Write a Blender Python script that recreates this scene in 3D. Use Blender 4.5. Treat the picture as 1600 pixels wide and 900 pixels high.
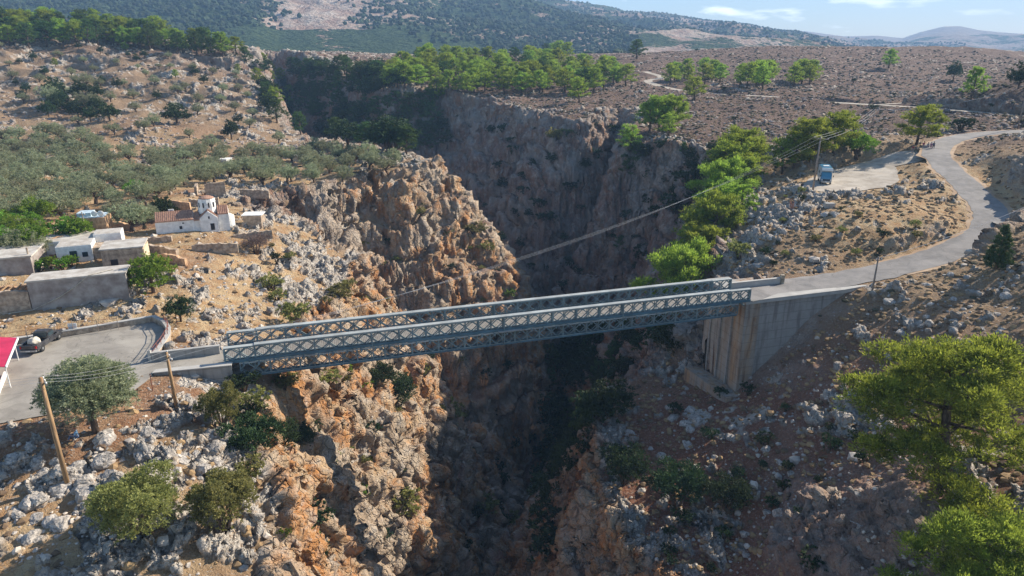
import bpy, bmesh, math, random
import numpy as np
from mathutils import Vector, Matrix
for _o in list(bpy.data.objects): bpy.data.objects.remove(_o)
scene = bpy.context.scene
COL = scene.collection
rad = math.radians
# ------------------------------------------------------------------ camera
CAMZ = 31.0; PITCH = rad(19.4); F = 1067.0
cam_d = bpy.data.cameras.new("camera"); cam = bpy.data.objects.new("camera", cam_d); COL.objects.link(cam)
cam.location = (0, 0, CAMZ); cam.rotation_euler = (math.pi/2 - PITCH, 0, 0)
cam_d.sensor_width = 36; cam_d.lens = 36*F/1600; cam_d.clip_start = 0.5; cam_d.clip_end = 40000
scene.camera = cam
# ------------------------------------------------------------------ world, sun, exposure
SUN_EL = rad(31); SUN_AZ = rad(30)      # azimuth measured from +x towards +y
world = bpy.data.worlds.new("World"); scene.world = world; world.use_nodes = True
nt = world.node_tree; nt.nodes.clear()
_o = nt.nodes.new('ShaderNodeOutputWorld'); _b = nt.nodes.new('ShaderNodeBackground'); _s = nt.nodes.new('ShaderNodeTexSky')
_s.sky_type = 'NISHITA'; _s.sun_disc = False; _s.sun_elevation = SUN_EL; _s.sun_rotation = math.pi/2 - SUN_AZ
_s.air_density = 1.0; _s.dust_density = .7; _s.ozone_density = 2.5; _s.altitude = 500
_b.inputs['Strength'].default_value = 0.1
# small soft clouds low over the far hills
_tc = nt.nodes.new('ShaderNodeTexCoord')
_mp = nt.nodes.new('ShaderNodeMapping'); _mp.inputs['Scale'].default_value = (11, 11, 50)
_n = nt.nodes.new('ShaderNodeTexNoise'); _n.inputs['Scale'].default_value = 1.0; _n.inputs['Detail'].default_value = 6
_r = nt.nodes.new('ShaderNodeMapRange'); _r.inputs[1].default_value = 0.575; _r.inputs[2].default_value = 0.68
_sep = nt.nodes.new('ShaderNodeSeparateXYZ')
_e = nt.nodes.new('ShaderNodeMapRange'); _e.inputs[1].default_value = 0.10; _e.inputs[2].default_value = 0.045; _e.inputs[4].default_value = 0.8
_mu = nt.nodes.new('ShaderNodeMath'); _mu.operation = 'MULTIPLY'
_mix = nt.nodes.new('ShaderNodeMixRGB'); _mix.inputs[2].default_value = (20, 19.5, 19, 1)
L = nt.links.new
L(_tc.outputs['Generated'], _mp.inputs['Vector']); L(_mp.outputs[0], _n.inputs['Vector']); L(_n.outputs['Fac'], _r.inputs[0])
L(_tc.outputs['Generated'], _sep.inputs[0]); L(_sep.outputs['Z'], _e.inputs[0]); L(_r.outputs[0], _mu.inputs[0]); L(_e.outputs[0], _mu.inputs[1])
L(_mu.outputs[0], _mix.inputs[0]); L(_s.outputs[0], _mix.inputs[1]); L(_mix.outputs[0], _b.inputs['Color']); L(_b.outputs[0], _o.inputs['Surface'])
sl = bpy.data.lights.new("sun", 'SUN'); sun = bpy.data.objects.new("sun", sl); COL.objects.link(sun)
sl.energy = 5.0; sl.angle = rad(0.53); sl.color = (1.0, 0.90, 0.76)
SD = Vector((math.cos(SUN_EL)*math.cos(SUN_AZ), math.cos(SUN_EL)*math.sin(SUN_AZ), math.sin(SUN_EL)))
sun.rotation_euler = SD.to_track_quat('Z', 'Y').to_euler()
scene.view_settings.view_transform = 'Standard'; scene.view_settings.look = 'None'
scene.view_settings.exposure = 0.95; scene.view_settings.gamma = 1.0; scene.view_settings.use_curve_mapping = False
scene.cycles.max_bounces = 5; scene.cycles.transparent_max_bounces = 4; scene.cycles.volume_bounces = 0
# ------------------------------------------------------------------ geometry of the view
CP, SP = math.cos(PITCH), math.sin(PITCH)
def ray(px, py):
    xc = (px-800)/F; yc = -(py-450)/F
    return np.array([xc, CP+yc*SP, -SP+yc*CP])
def Wz(px, py, z):                       # surveyed point of known height
    d = ray(px, py); t = (z-CAMZ)/d[2]; return np.array([d[0]*t, d[1]*t, z])
def Wt(px, py, t):                       # surveyed point of known distance
    d = ray(px, py)*t; return np.array([d[0], d[1], d[2]+CAMZ])
# ------------------------------------------------------------------ noise
_rng = np.random.RandomState(7)
_perm = np.concatenate([_rng.permutation(256)]*3).astype(np.int32)
_g = _rng.normal(size=(256, 3)).astype(np.float32); _g /= np.linalg.norm(_g, axis=1)[:, None]
def perlin(x, y, z=None):
    x = np.asarray(x, np.float32); y = np.asarray(y, np.float32)
    z = np.zeros_like(x)+0.37 if z is None else np.asarray(z, np.float32)
    xi = np.floor(x).astype(np.int32); yi = np.floor(y).astype(np.int32); zi = np.floor(z).astype(np.int32)
    xf = x-xi; yf = y-yi; zf = z-zi
    u = xf*xf*xf*(xf*(xf*6-15)+10); v = yf*yf*yf*(yf*(yf*6-15)+10); w = zf*zf*zf*(zf*(zf*6-15)+10)
    xi &= 255; yi &= 255; zi &= 255
    def g(a, b, c):
        G = _g[_perm[_perm[_perm[(xi+a) & 255]+((yi+b) & 255)]+((zi+c) & 255)]]
        return G[..., 0]*(xf-a)+G[..., 1]*(yf-b)+G[..., 2]*(zf-c)
    l = lambda a, b, t: a+(b-a)*t
    return 1.6*l(l(l(g(0,0,0), g(1,0,0), u), l(g(0,1,0), g(1,1,0), u), v), l(l(g(0,0,1), g(1,0,1), u), l(g(0,1,1), g(1,1,1), u), v), w)
def sstep(a, b, x):
    t = np.clip((x-a)/(b-a), 0, 1); return t*t*(3-2*t)
# ------------------------------------------------------------------ plateau surface: control points, surveyed or raised out of view for shade
CPTS = []
def cz(px, py, z): CPTS.append(Wz(px, py, z))
def ct(px, py, t): CPTS.append(Wt(px, py, t))
def cw(x, y, z): CPTS.append(np.array([x, y, z], float))
for a in [(30,860,-3),(107,760,-2),(150,672,-.5),(30,690,-.3),(225,800,-1.8),(300,640,-1.6),(320,720,-2.2),(60,640,0),(0,620,0),(100,520,0),
          (230,510,0),(200,580,0),(0,560,0),(300,558,0),(30,500,.8),(200,470,1.2),(300,455,.8),(280,420,1.5),(100,440,1.8),(430,350,1.5),
          (530,385,-3),(295,375,2.5),(150,380,2.5),(400,312,2),(550,290,1.5),(672,262,3.5),(620,255,2.5),(600,245,2),(490,225,1),(0,400,2.5),(0,340,3),
          (1240,440,0),(1340,275,5),(1280,292,5),(1390,270,6),(1220,340,3),(1350,338,5),(1480,342,4.6),(1240,420,.6),(1340,408,.9),(1440,385,2),
          (1180,325,2),(1172,360,1.5),(1160,400,-1),(1200,430,-.3),(1440,330,5),(1550,420,3.2),(1590,470,2.5),(1450,470,.8),(1360,520,-3),(1250,640,-10),
          (1300,800,-11.3),(1480,770,-4.7),(1600,650,-1.6),(1600,880,-4.6),(1200,870,-17),(1400,620,-5.5),(1371,455,-.1),(1280,560,-6.5),(1455,236,9.4)]:
    cz(*a)
ct(400,800,55)
for a in [(100,300,142),(250,280,165),(400,270,190),(0,250,185),(100,250,182),(200,200,213),(50,190,225),(100,130,280),(0,140,270),(150,72,340),(0,52,340),(250,82,335),
          (370,88,350),(300,130,290),(350,190,240),(440,172,290),(480,215,250),(420,88,470),(540,82,500),(800,132,330),(980,122,380),(700,92,450),(900,92,470),
          (1030,125,370),(1200,150,260),(1400,165,225),(1600,182,185),(1600,148,240),(1520,208,172),(1500,290,131),(1540,345,112),
          (1600,250,125),(1600,205,160),(1600,230,140),(1560,260,130),(1600,290,118),(1540,235,140),(1590,302,114),(1200,72,550),(1500,73,520),(1600,97,450),(1350,120,350),(1100,85,500),(1000,95,450),(1180,200,205),(1250,215,185),
          (1300,230,160),(1380,225,155),(1180,180,225)]:
    ct(*a)
for a in [(-17,30,-7),(-26,64,-4),(-29,75,-3),(-31,90,-4),(-28,105,-6),(-60,30,-2),(-60,60,0),(-90,100,2),(-120,60,2),(-40,0,-6),(-20,0,-10),
          (120,133,21),(137,114,27),(130,165,20),(116,98,18),(85,72,20),(90,40,14),(74,58,14),(60,20,0),(60,-30,-2),(160,220,24),(200,120,30),  # nearer right hill, out of view, raised to shade the right foreground slope
          (15,84,-17),(12,76,-18),(11,66,-20),(14,58,-20),(17,50,-19),(19,40,-18),(20,30,-17),(20,0,-18),(20,90,-16.5),(24,82,-15),(43,85.5,-3.4),(38.5,84.5,-6.8),(33.5,83,-10.8),(31,82,-13),(28,92,-15),(27,97,-13),(34,95,-4),
          (-50,312,14),(-11,308,10),(0,278,9),(22,240,8),(38,272,10),(46,240,8),(39,211,5),(60,190,5),(40,117,-2.5),
          (-85,370,20),(-110,440,24),(-70,240,0),(-100,300,8),(-125,350,16),
          (-350,450,36),(-200,520,30),(-250,250,18),(-200,150,6),(0,620,22),(200,700,26),(400,700,26),(-300,700,22),(450,450,18),(500,250,26),(320,300,20),(300,500,26),(0,500,22)]:
    cw(*a)
CPTS = np.array(CPTS)
def _phi(r2): return np.sqrt(r2+9.0)
_n = len(CPTS)
_A = np.zeros((_n+3, _n+3)); _d = CPTS[:, None, :2]-CPTS[None, :, :2]
_A[:_n, :_n] = _phi((_d**2).sum(-1)); _A[range(_n), range(_n)] += -0.6
_Pm = np.c_[np.ones(_n), CPTS[:, :2]]; _A[:_n, _n:] = _Pm; _A[_n:, :_n] = _Pm.T
_wt = np.linalg.solve(_A, np.r_[CPTS[:, 2], 0, 0, 0])
def plateau(x, y):
    out = _wt[_n]+_wt[_n+1]*x+_wt[_n+2]*y
    for i in range(_n): out = out+_wt[i]*_phi((x-CPTS[i, 0])**2+(y-CPTS[i, 1])**2)
    return out
# ------------------------------------------------------------------ gorge outline (rim) in plan
RIM = np.array([(-22,-60),(-18,0),(-17,30),(-19,40),(-22,52),(-24.5,60),(-26,66),(-27,74),(-30,90),(-26.5,105),(-30,117),(-43,124),(-58,131),(-52,147),(-43,159),
                (-30,168),(-22,180),(-27,192),(-40,207),(-52,224),(-70,240),(-87,262),(-102,300),(-127,350),(-150,420),(-180,500),(-160,510),(-135,440),
                (-92,372),(-52,314),(-30,320),(-11,308),(0,278),(12,262),(22,241),(33,250),(38,272),(46,250),(44,236),(36,208),(46,202),(54,190),(66,178),(64,168),
                (52,158),(50,140),(45,127),(40,117),(36,104),(28,98),(20,91),(15,84),(12,76),(11,66),(14,58),(17,50),(19,40),(20,30),(18,0),(16,-60)], float)
SLP = np.array([(-22,45,2.2),(-23,70,1.6),(-20,82,1.5),(-28,108,2.2),(-45,135,1.5),(-14,178,1.35),(-24,165,1.5),(-60,232,2.6),(-100,300,2.6),(-60,318,2.0),(-15,300,1.5),(10,255,1.7),(38,268,1.2),
                (36,210,3.0),(58,172,1.3),(45,130,1.5),(30,95,1.7),(14,79,2.2),(11,64,3.0),(17,45,2.8),(-150,420,2.2)], float)
FLR = np.array([(-60,-95),(60,-92),(120,-86),(160,-80),(205,-70),(260,-58),(320,-45),(420,-20),(520,5)], float)
def seg_dist(x, y, P, closed=True):
    d = np.full(x.shape, 1e9); n = len(P)
    for i in range(n if closed else n-1):
        a = P[i]; b = P[(i+1) % n]; ab = b-a; L2 = (ab**2).sum()
        t = np.clip(((x-a[0])*ab[0]+(y-a[1])*ab[1])/L2, 0, 1)
        d = np.minimum(d, (x-a[0]-t*ab[0])**2+(y-a[1]-t*ab[1])**2)
    return np.sqrt(d)
def inside(x, y, P):
    c = np.zeros(x.shape, bool); n = len(P)
    for i in range(n):
        x1, y1 = P[i]; x2, y2 = P[(i+1) % n]
        if y1 == y2: continue
        c ^= ((y1 > y) != (y2 > y)) & (x < (x2-x1)*(y-y1)/(y2-y1)+x1)
    return c
# ------------------------------------------------------------------ roads
def catmull(P, n=10):
    P = [np.array(p, float) for p in P]; P = [2*P[0]-P[1]]+P+[2*P[-1]-P[-2]]; out = []
    for i in range(1, len(P)-2):
        for k in range(n):
            t = k/n; a, b, c, d = P[i-1:i+3]
            out.append(.5*(2*b+(c-a)*t+(2*a-5*b+4*c-d)*t*t+(3*b-a-3*c+d)*t**3))
    out.append(P[-2]); return np.array(out)
ROAD = catmull([(30.1,85.1,0), (37.2,88.3,0), (43.8,90.5,.1), (50.6,92.7,.4), (58.1,95.8,.9), Wz(1490,391,1.9), Wz(1540,364,3.1), Wz(1548,332,4.4), Wz(1512,292,6.1),
                Wz(1478,260,7.8), Wz(1462,238,9.2), Wz(1478,222,10.0), Wz(1520,211,10.7), Wz(1580,206,11.3), Wz(1660,203,12)])
SIDE = catmull([ROAD[62], ROAD[64]+np.array([3.5, .3, 0]), Wz(1590,350,4.2), Wz(1660,352,4.6), Wz(1750,356,5)])
FARR = catmull([Wt(1008,112,400), Wt(1034,121,385), Wt(1012,127,360), Wt(1050,139,320), Wt(1120,147,290), Wt(1200,151,265), Wt(1300,160,245), Wt(1400,166,225), Wt(1500,173,205), Wt(1600,182,188), Wt(1700,190,175)])
TRAK = catmull([Wt(1370,164,229), Wt(1430,160,238), Wt(1500,155,245), Wt(1600,148,252), Wt(1720,140,260)])
LOT = np.array([Wz(*p, 0)[:2] for p in [(-120,560),(33,535),(120,516),(228,498),(256,513),(260,530),(238,554),(345,543),(361,570.5),(240,583),(228,597),(205,614),(110,642),(0,662),(-140,690)]])
PARK = np.array([Wz(*p)[:2] for p in [(1252,296,5),(1262,280,5.1),(1300,266,5.4),(1350,256,6),(1400,246,7),(1428,238,8.4),(1446,246,8.4),(1432,254,7.4),(1400,262,6.3),(1404,284,5.6),(1388,292,5.3),(1340,299,5),(1290,301,4.9)]])
APR = np.array([Wz(*p, 0)[:2] for p in [(1164,463),(1150,447),(1222,437),(1300,440),(1325,452),(1181,467)]])
def strip_blend(h, x, y, C, half, fall):
    lo = C[:, :2].min(0)-half-fall-4; hi = C[:, :2].max(0)+half+fall+4
    m = (x > lo[0]) & (x < hi[0]) & (y > lo[1]) & (y < hi[1])
    pm = np.zeros(h.shape)
    if not m.any(): return h, pm
    xs, ys = x[m], y[m]; best = np.full(xs.shape, 1e9); zz = np.zeros(xs.shape)
    for i in range(len(C)-1):
        a = C[i]; b = C[i+1]; ab = b-a; L2 = (ab[:2]**2).sum()
        t = np.clip(((xs-a[0])*ab[0]+(ys-a[1])*ab[1])/L2, 0, 1)
        d = (xs-a[0]-t*ab[0])**2+(ys-a[1]-t*ab[1])**2
        k = d < best; best[k] = d[k]; zz[k] = (a[2]+t*ab[2])[k]
    d = np.sqrt(best); w = 1-sstep(half, half+fall, d)
    h = h.copy(); h[m] = h[m]*(1-w)+zz*w; pm[m] = 1-sstep(half-.2, half+.6, d)
    return h, pm
def poly_blend(h, x, y, P, zf, fall):
    m = (x > P[:, 0].min()-fall-2) & (x < P[:, 0].max()+fall+2) & (y > P[:, 1].min()-fall-2) & (y < P[:, 1].max()+fall+2)
    pm = np.zeros(h.shape)
    if not m.any(): return h, pm
    xs, ys = x[m], y[m]; d = seg_dist(xs, ys, P); d[inside(xs, ys, P)] = 0
    w = 1-sstep(0, fall, d); h = h.copy(); h[m] = h[m]*(1-w)+zf(xs, ys)*w; pm[m] = 1-sstep(0, .6, d)
    return h, pm
def parkz(x, y): return np.interp(x+.25*y, [88, 102, 112, 121, 130.5], [4.9, 5.1, 5.6, 6.6, 8.6])
def terrain(x, y, full=False):
    x = np.asarray(x, float); y = np.asarray(y, float)
    h = plateau(x, y)
    near = sstep(40, 200, np.hypot(x, y))
    h = h+(.35+.9*near)*perlin(x/14, y/14)+(.25+.3*near)*perlin(x/5+9, y/5)
    hl = sstep(215, 280, y)*sstep(-75, -110, x)*sstep(520, 420, y)
    h = h+hl*(3.0*(1-2*np.abs(perlin(x/42, y/26+3)))+1.6*(1-2*np.abs(perlin(x/15+4, y/9))))
    wx = x+4.0*perlin(x/19, y/19+50)+1.5*perlin(x/6, y/6+70)+.5*perlin(x/2.3, y/2.3+20); wy = y+4.0*perlin(x/19+80, y/19)+1.5*perlin(x/6+30, y/6)+.5*perlin(x/2.3+30, y/2.3)
    # keep the bridge seats unwarped
    kb = np.minimum(sstep(3, 12, np.hypot(x+30, y-66)), sstep(3, 12, np.hypot(x-29, y-82)))
    wx = x+(wx-x)*kb; wy = y+(wy-y)*kb
    m = (wx > -190) & (wx < 75) & (wy > -62) & (wy < 515)
    d = np.zeros(h.shape); s = np.full(h.shape, 2.0)
    xs, ys = wx[m], wy[m]; ins = inside(xs, ys, RIM); dd = seg_dist(xs, ys, RIM); dd[~ins] = 0; d[m] = dd
    num = np.zeros(xs.shape); den = np.zeros(xs.shape)
    for a in SLP:
        w = 1/(((xs-a[0])**2+(ys-a[1])**2)+30)**1.5; num += w*a[2]; den += w
    s[m] = num/den
    # stepped cliff profile
    prof = s*d*(1-.45*np.exp(-d/3.0))
    st = prof/7.0+1.1*perlin(x/23, y/23+11); prof = prof+1.1*np.sin(2*np.pi*st+2*perlin(x/9, y/9))*sstep(3, 12, prof)
    hc = h-prof
    fl = np.interp(y, FLR[:, 0], FLR[:, 1])+3*perlin(x/12, y/12+5)
    k = 6.0; a_ = np.clip(.5+.5*(hc-fl)/k, 0, 1); hc2 = fl*(1-a_)+hc*a_+k*a_*(1-a_)
    h = np.where(d > 0, np.maximum(hc2, hc), h)
    gul = sstep(0, 6, d)
    paved = np.zeros(h.shape); hpre = h
    for C, hw, fa in ((SIDE, 3.0, 3.0), (TRAK, 1.6, 2), (FARR, 2.6, 3), (ROAD[66:], 3.3, 10), (ROAD, 3.1, 3.6)):
        h, pm = strip_blend(h, x, y, C, hw, fa); paved = np.maximum(paved, pm)
    z0 = lambda a, b: np.zeros(a.shape)
    for P, zf, fa in ((LOT, z0, 1.6), (APR, z0, .5), (PARK, parkz, 5.5)):
        h, pm = poly_blend(h, x, y, P, zf, fa); paved = np.maximum(paved, pm)
    # ground stops at the retaining walls and at the bridge seats
    al = (x+29.9)*.9565+(y-64.6)*.2917; ac = -(x+29.9)*.2917+(y-64.6)*.9565
    n_ = lambda a, b: ((b[0]-a[0])*(y-a[1])-(b[1]-a[1])*(x-a[0]))/math.hypot(b[0]-a[0], b[1]-a[1])
    w1 = sstep(84, 75, al)*(al > 50)*(n_(Wz(1181, 467, 0), Wz(1318, 452.5, 0)) < .45)
    w1 = np.maximum(w1, (al > 20) & (al < 64.0) & (np.abs(ac) < 14))
    w1 = np.maximum(w1, sstep(-10.5, -6.0, al)*(al < 20)*(n_(Wz(240, 583, .12), Wz(361, 571, .12)) < .35)*(ac > -16))
    w1 = np.maximum(w1, (al > -.9) & (al < 20) & (np.abs(ac) < 12))
    w1 = w1*(h > hpre)
    h = h*(1-w1)+hpre*w1; paved = paved*(1-sstep(0, .3, w1))
    if full: return h, d, paved
    return h
def hit(px, py, tmin=20, tmax=900):
    d = ray(px, py); t = np.geomspace(tmin, tmax, 2500)
    h = terrain(d[0]*t, d[1]*t); b = (CAMZ+d[2]*t) < h
    if not b.any(): return None
    i = int(np.argmax(b)); return np.array([d[0]*t[i], d[1]*t[i], h[i]])
# ------------------------------------------------------------------ helpers for materials and meshes
def mat(name, rough=.85):
    m = bpy.data.materials.new(name); m.use_nodes = True; t = m.node_tree; b = t.nodes['Principled BSDF']
    b.inputs['Roughness'].default_value = rough; b.inputs['Specular IOR Level'].default_value = .25
    return m, t, b
def nd(t, typ, **kw):
    n = t.nodes.new(typ)
    for k, v in kw.items():
        if k.startswith('i_'): n.inputs[k[2:]].default_value = v
        else: setattr(n, k, v)
    return n
def noise(t, scale, detail=4, rough=.55, vec=None, dist=0):
    n = nd(t, 'ShaderNodeTexNoise'); n.inputs['Scale'].default_value = scale; n.inputs['Detail'].default_value = detail
    n.inputs['Roughness'].default_value = rough; n.inputs['Distortion'].default_value = dist
    if vec is not None: t.links.new(vec, n.inputs['Vector'])
    return n.outputs['Fac']
def rng(t, v, a, b, c=0, d=1):
    n = nd(t, 'ShaderNodeMapRange'); n.interpolation_type = 'SMOOTHSTEP'
    for i, q in enumerate((a, b, c, d)): n.inputs[i+1].default_value = q
    t.links.new(v, n.inputs[0]); return n.outputs[0]
def mixc(t, f, a, b, mode='MIX'):
    n = nd(t, 'ShaderNodeMixRGB', blend_type=mode)
    for k, q in ((0, f), (1, a), (2, b)):
        if isinstance(q, (int, float)): n.inputs[k].default_value = q
        elif isinstance(q, tuple): n.inputs[k].default_value = (*q, 1)
        else: t.links.new(q, n.inputs[k])
    return n.outputs[0]
def mth(t, op, a, b=None, clamp=False):
    n = nd(t, 'ShaderNodeMath', operation=op, use_clamp=clamp)
    for k, q in ((0, a), (1, b)):
        if q is None: continue
        if isinstance(q, (int, float)): n.inputs[k].default_value = q
        else: t.links.new(q, n.inputs[k])
    return n.outputs[0]
def attr(t, name):
    return nd(t, 'ShaderNodeAttribute', attribute_name=name).outputs['Fac']
def pos(t, sc=None):
    g = nd(t, 'ShaderNodeNewGeometry').outputs['Position']
    if sc:
        m = nd(t, 'ShaderNodeMapping'); m.inputs['Scale'].default_value = sc; t.links.new(g, m.inputs['Vector']); return m.outputs[0]
    return g
def objc(t, sc=None):
    g = nd(t, 'ShaderNodeTexCoord').outputs['Object']
    if sc:
        m = nd(t, 'ShaderNodeMapping'); m.inputs['Scale'].default_value = sc; t.links.new(g, m.inputs['Vector']); return m.outputs[0]
    return g
def bump(t, b, h, strength=.5, dist=.1):
    n = nd(t, 'ShaderNodeBump'); n.inputs['Strength'].default_value = strength; n.inputs['Distance'].default_value = dist
    t.links.new(h, n.inputs['Height']); t.links.new(n.outputs[0], b.inputs['Normal'])
def simple(name, c, rough=.7, var=.25, scale=3, metallic=0, bmp=0, c2=None, stretch=None):
    m, t, b = mat(name, rough); b.inputs['Metallic'].default_value = metallic
    v = objc(t, stretch); n = noise(t, scale, 5, .6, v)
    c2 = c2 or tuple(q*(1-var*1.6) for q in c)
    t.links.new(mixc(t, rng(t, n, .32, .68), c2, tuple(min(1, q*(1+var*.5)) for q in c)), b.inputs['Base Color'])
    if bmp: bump(t, b, noise(t, scale*4, 5, .6, v), bmp, .05)
    return m
def np_mesh(name, V, faces, smooth=False, mats=None, mi=None):
    V = np.asarray(V, np.float32).reshape(-1, 3); me = bpy.data.meshes.new(name)
    if isinstance(faces, np.ndarray):
        k = faces.shape[1]; n = len(faces)
        me.vertices.add(len(V)); me.vertices.foreach_set('co', V.ravel()); me.loops.add(n*k); me.loops.foreach_set('vertex_index', faces.astype(np.int32).ravel())
        me.polygons.add(n); me.polygons.foreach_set('loop_start', np.arange(0, n*k, k, dtype=np.int32))
    else: me.from_pydata(V.tolist(), [], faces)
    if mi is not None: me.polygons.foreach_set('material_index', np.asarray(mi, np.int32))
    me.polygons.foreach_set('use_smooth', np.full(len(me.polygons), smooth))
    me.update(calc_edges=True)
    for m in (mats or []): me.materials.append(m)
    return me
def link(name, me, parent=None, loc=None, label=None, cat=None, group=None, kind=None):
    o = bpy.data.objects.new(name, me); COL.objects.link(o)
    if parent: o.parent = parent
    if loc is not None: o.location = loc
    return tag(o, label, cat, group, kind)
def tag(o, label=None, cat=None, group=None, kind=None):
    for k, v in (('label', label), ('category', cat), ('group', group), ('kind', kind)):
        if v: o[k] = v
    return o
def empty(name, loc, rz=0, **kw):
    o = link(name, None, None, loc, **kw); o.rotation_euler = (0, 0, rz); o.empty_display_size = .5; return o
def dup(o, loc=None, rot=None, scale=None, **kw):
    c = o.copy(); COL.objects.link(c)
    if loc is not None: c.location = loc
    if rot is not None: c.rotation_euler = rot
    if scale is not None: c.scale = scale if hasattr(scale, '__len__') else (scale,)*3
    for k in kw: c[k] = kw[k]
    for ch in o.children:
        d = ch.copy(); COL.objects.link(d); d.parent = c
        for g in ch.children:
            e = g.copy(); COL.objects.link(e); e.parent = d
    return c
class MB:
    "collects boxes, bars, tubes into one mesh"
    def __init__(s): s.v = []; s.f = []
    def add(s, vs, fs):
        n = len(s.v); s.v += [tuple(v) for v in vs]; s.f += [tuple(i+n for i in f) for f in fs]; return s
    def box(s, x0, x1, y0, y1, z0, z1):
        return s.add([(x, y, z) for z in (z0, z1) for x, y in ((x0, y0), (x1, y0), (x1, y1), (x0, y1))],
                     [(3, 2, 1, 0), (4, 5, 6, 7), (0, 1, 5, 4), (1, 2, 6, 5), (2, 3, 7, 6), (3, 0, 4, 7)])
    def prism(s, P, z0, z1):
        n = len(P); z0 = z0 if hasattr(z0, '__len__') else [z0]*n; z1 = z1 if hasattr(z1, '__len__') else [z1]*n
        ar = sum(P[i][0]*P[(i+1) % n][1]-P[(i+1) % n][0]*P[i][1] for i in range(n))
        idx = list(range(n)) if ar > 0 else list(range(n))[::-1]
        vs = [(P[i][0], P[i][1], z0[i]) for i in idx]+[(P[i][0], P[i][1], z1[i]) for i in idx]
        return s.add(vs, [tuple(range(n))[::-1], tuple(range(n, 2*n))]+[(i, (i+1) % n, n+(i+1) % n, n+i) for i in range(n)])
    def bar(s, a, b, w, h=None):
        a = Vector(a); b = Vector(b); h = h or w; d = (b-a).normalized(); u = d.cross(Vector((0, 0, 1)))
        if u.length < .01: u = Vector((1, 0, 0))
        u.normalize(); v = u.cross(d)
        vs = [p+u*i*w/2+v*j*h/2 for p in (a, b) for i, j in ((-1, -1), (1, -1), (1, 1), (-1, 1))]
        return s.add(vs, [(3, 2, 1, 0), (4, 5, 6, 7), (0, 1, 5, 4), (1, 2, 6, 5), (2, 3, 7, 6), (3, 0, 4, 7)])
    def tube(s, pts, r, n=6):
        pts = [Vector(p) for p in pts]; r = r if hasattr(r, '__len__') else [r]*len(pts); vs = []; fs = []
        for i, p in enumerate(pts):
            d = (pts[min(i+1, len(pts)-1)]-pts[max(i-1, 0)]).normalized(); u = d.cross(Vector((0, 0, 1)))
            if u.length < .05: u = d.cross(Vector((1, 0, 0)))
            u.normalize(); v = u.cross(d)
            for k in range(n):
                a = 2*math.pi*k/n; vs.append(p+(u*math.cos(a)+v*math.sin(a))*r[i])
        for i in range(len(pts)-1):
            for k in range(n): fs.append((i*n+k, (i+1)*n+k, (i+1)*n+(k+1) % n, i*n+(k+1) % n))
        fs += [tuple(range(n)), tuple(range((len(pts)-1)*n, len(pts)*n))[::-1]]
        return s.add(vs, fs)
    def mesh(s, name, m, smooth=False):
        me = bpy.data.meshes.new(name); me.from_pydata(s.v, [], s.f); me.update()
        if smooth: me.polygons.foreach_set('use_smooth', [True]*len(me.polygons))
        me.materials.append(m); return me
    def build(s, name, m, parent=None, smooth=False, loc=None, **kw): return link(name, s.mesh(name, m, smooth), parent, loc, **kw)

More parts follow.
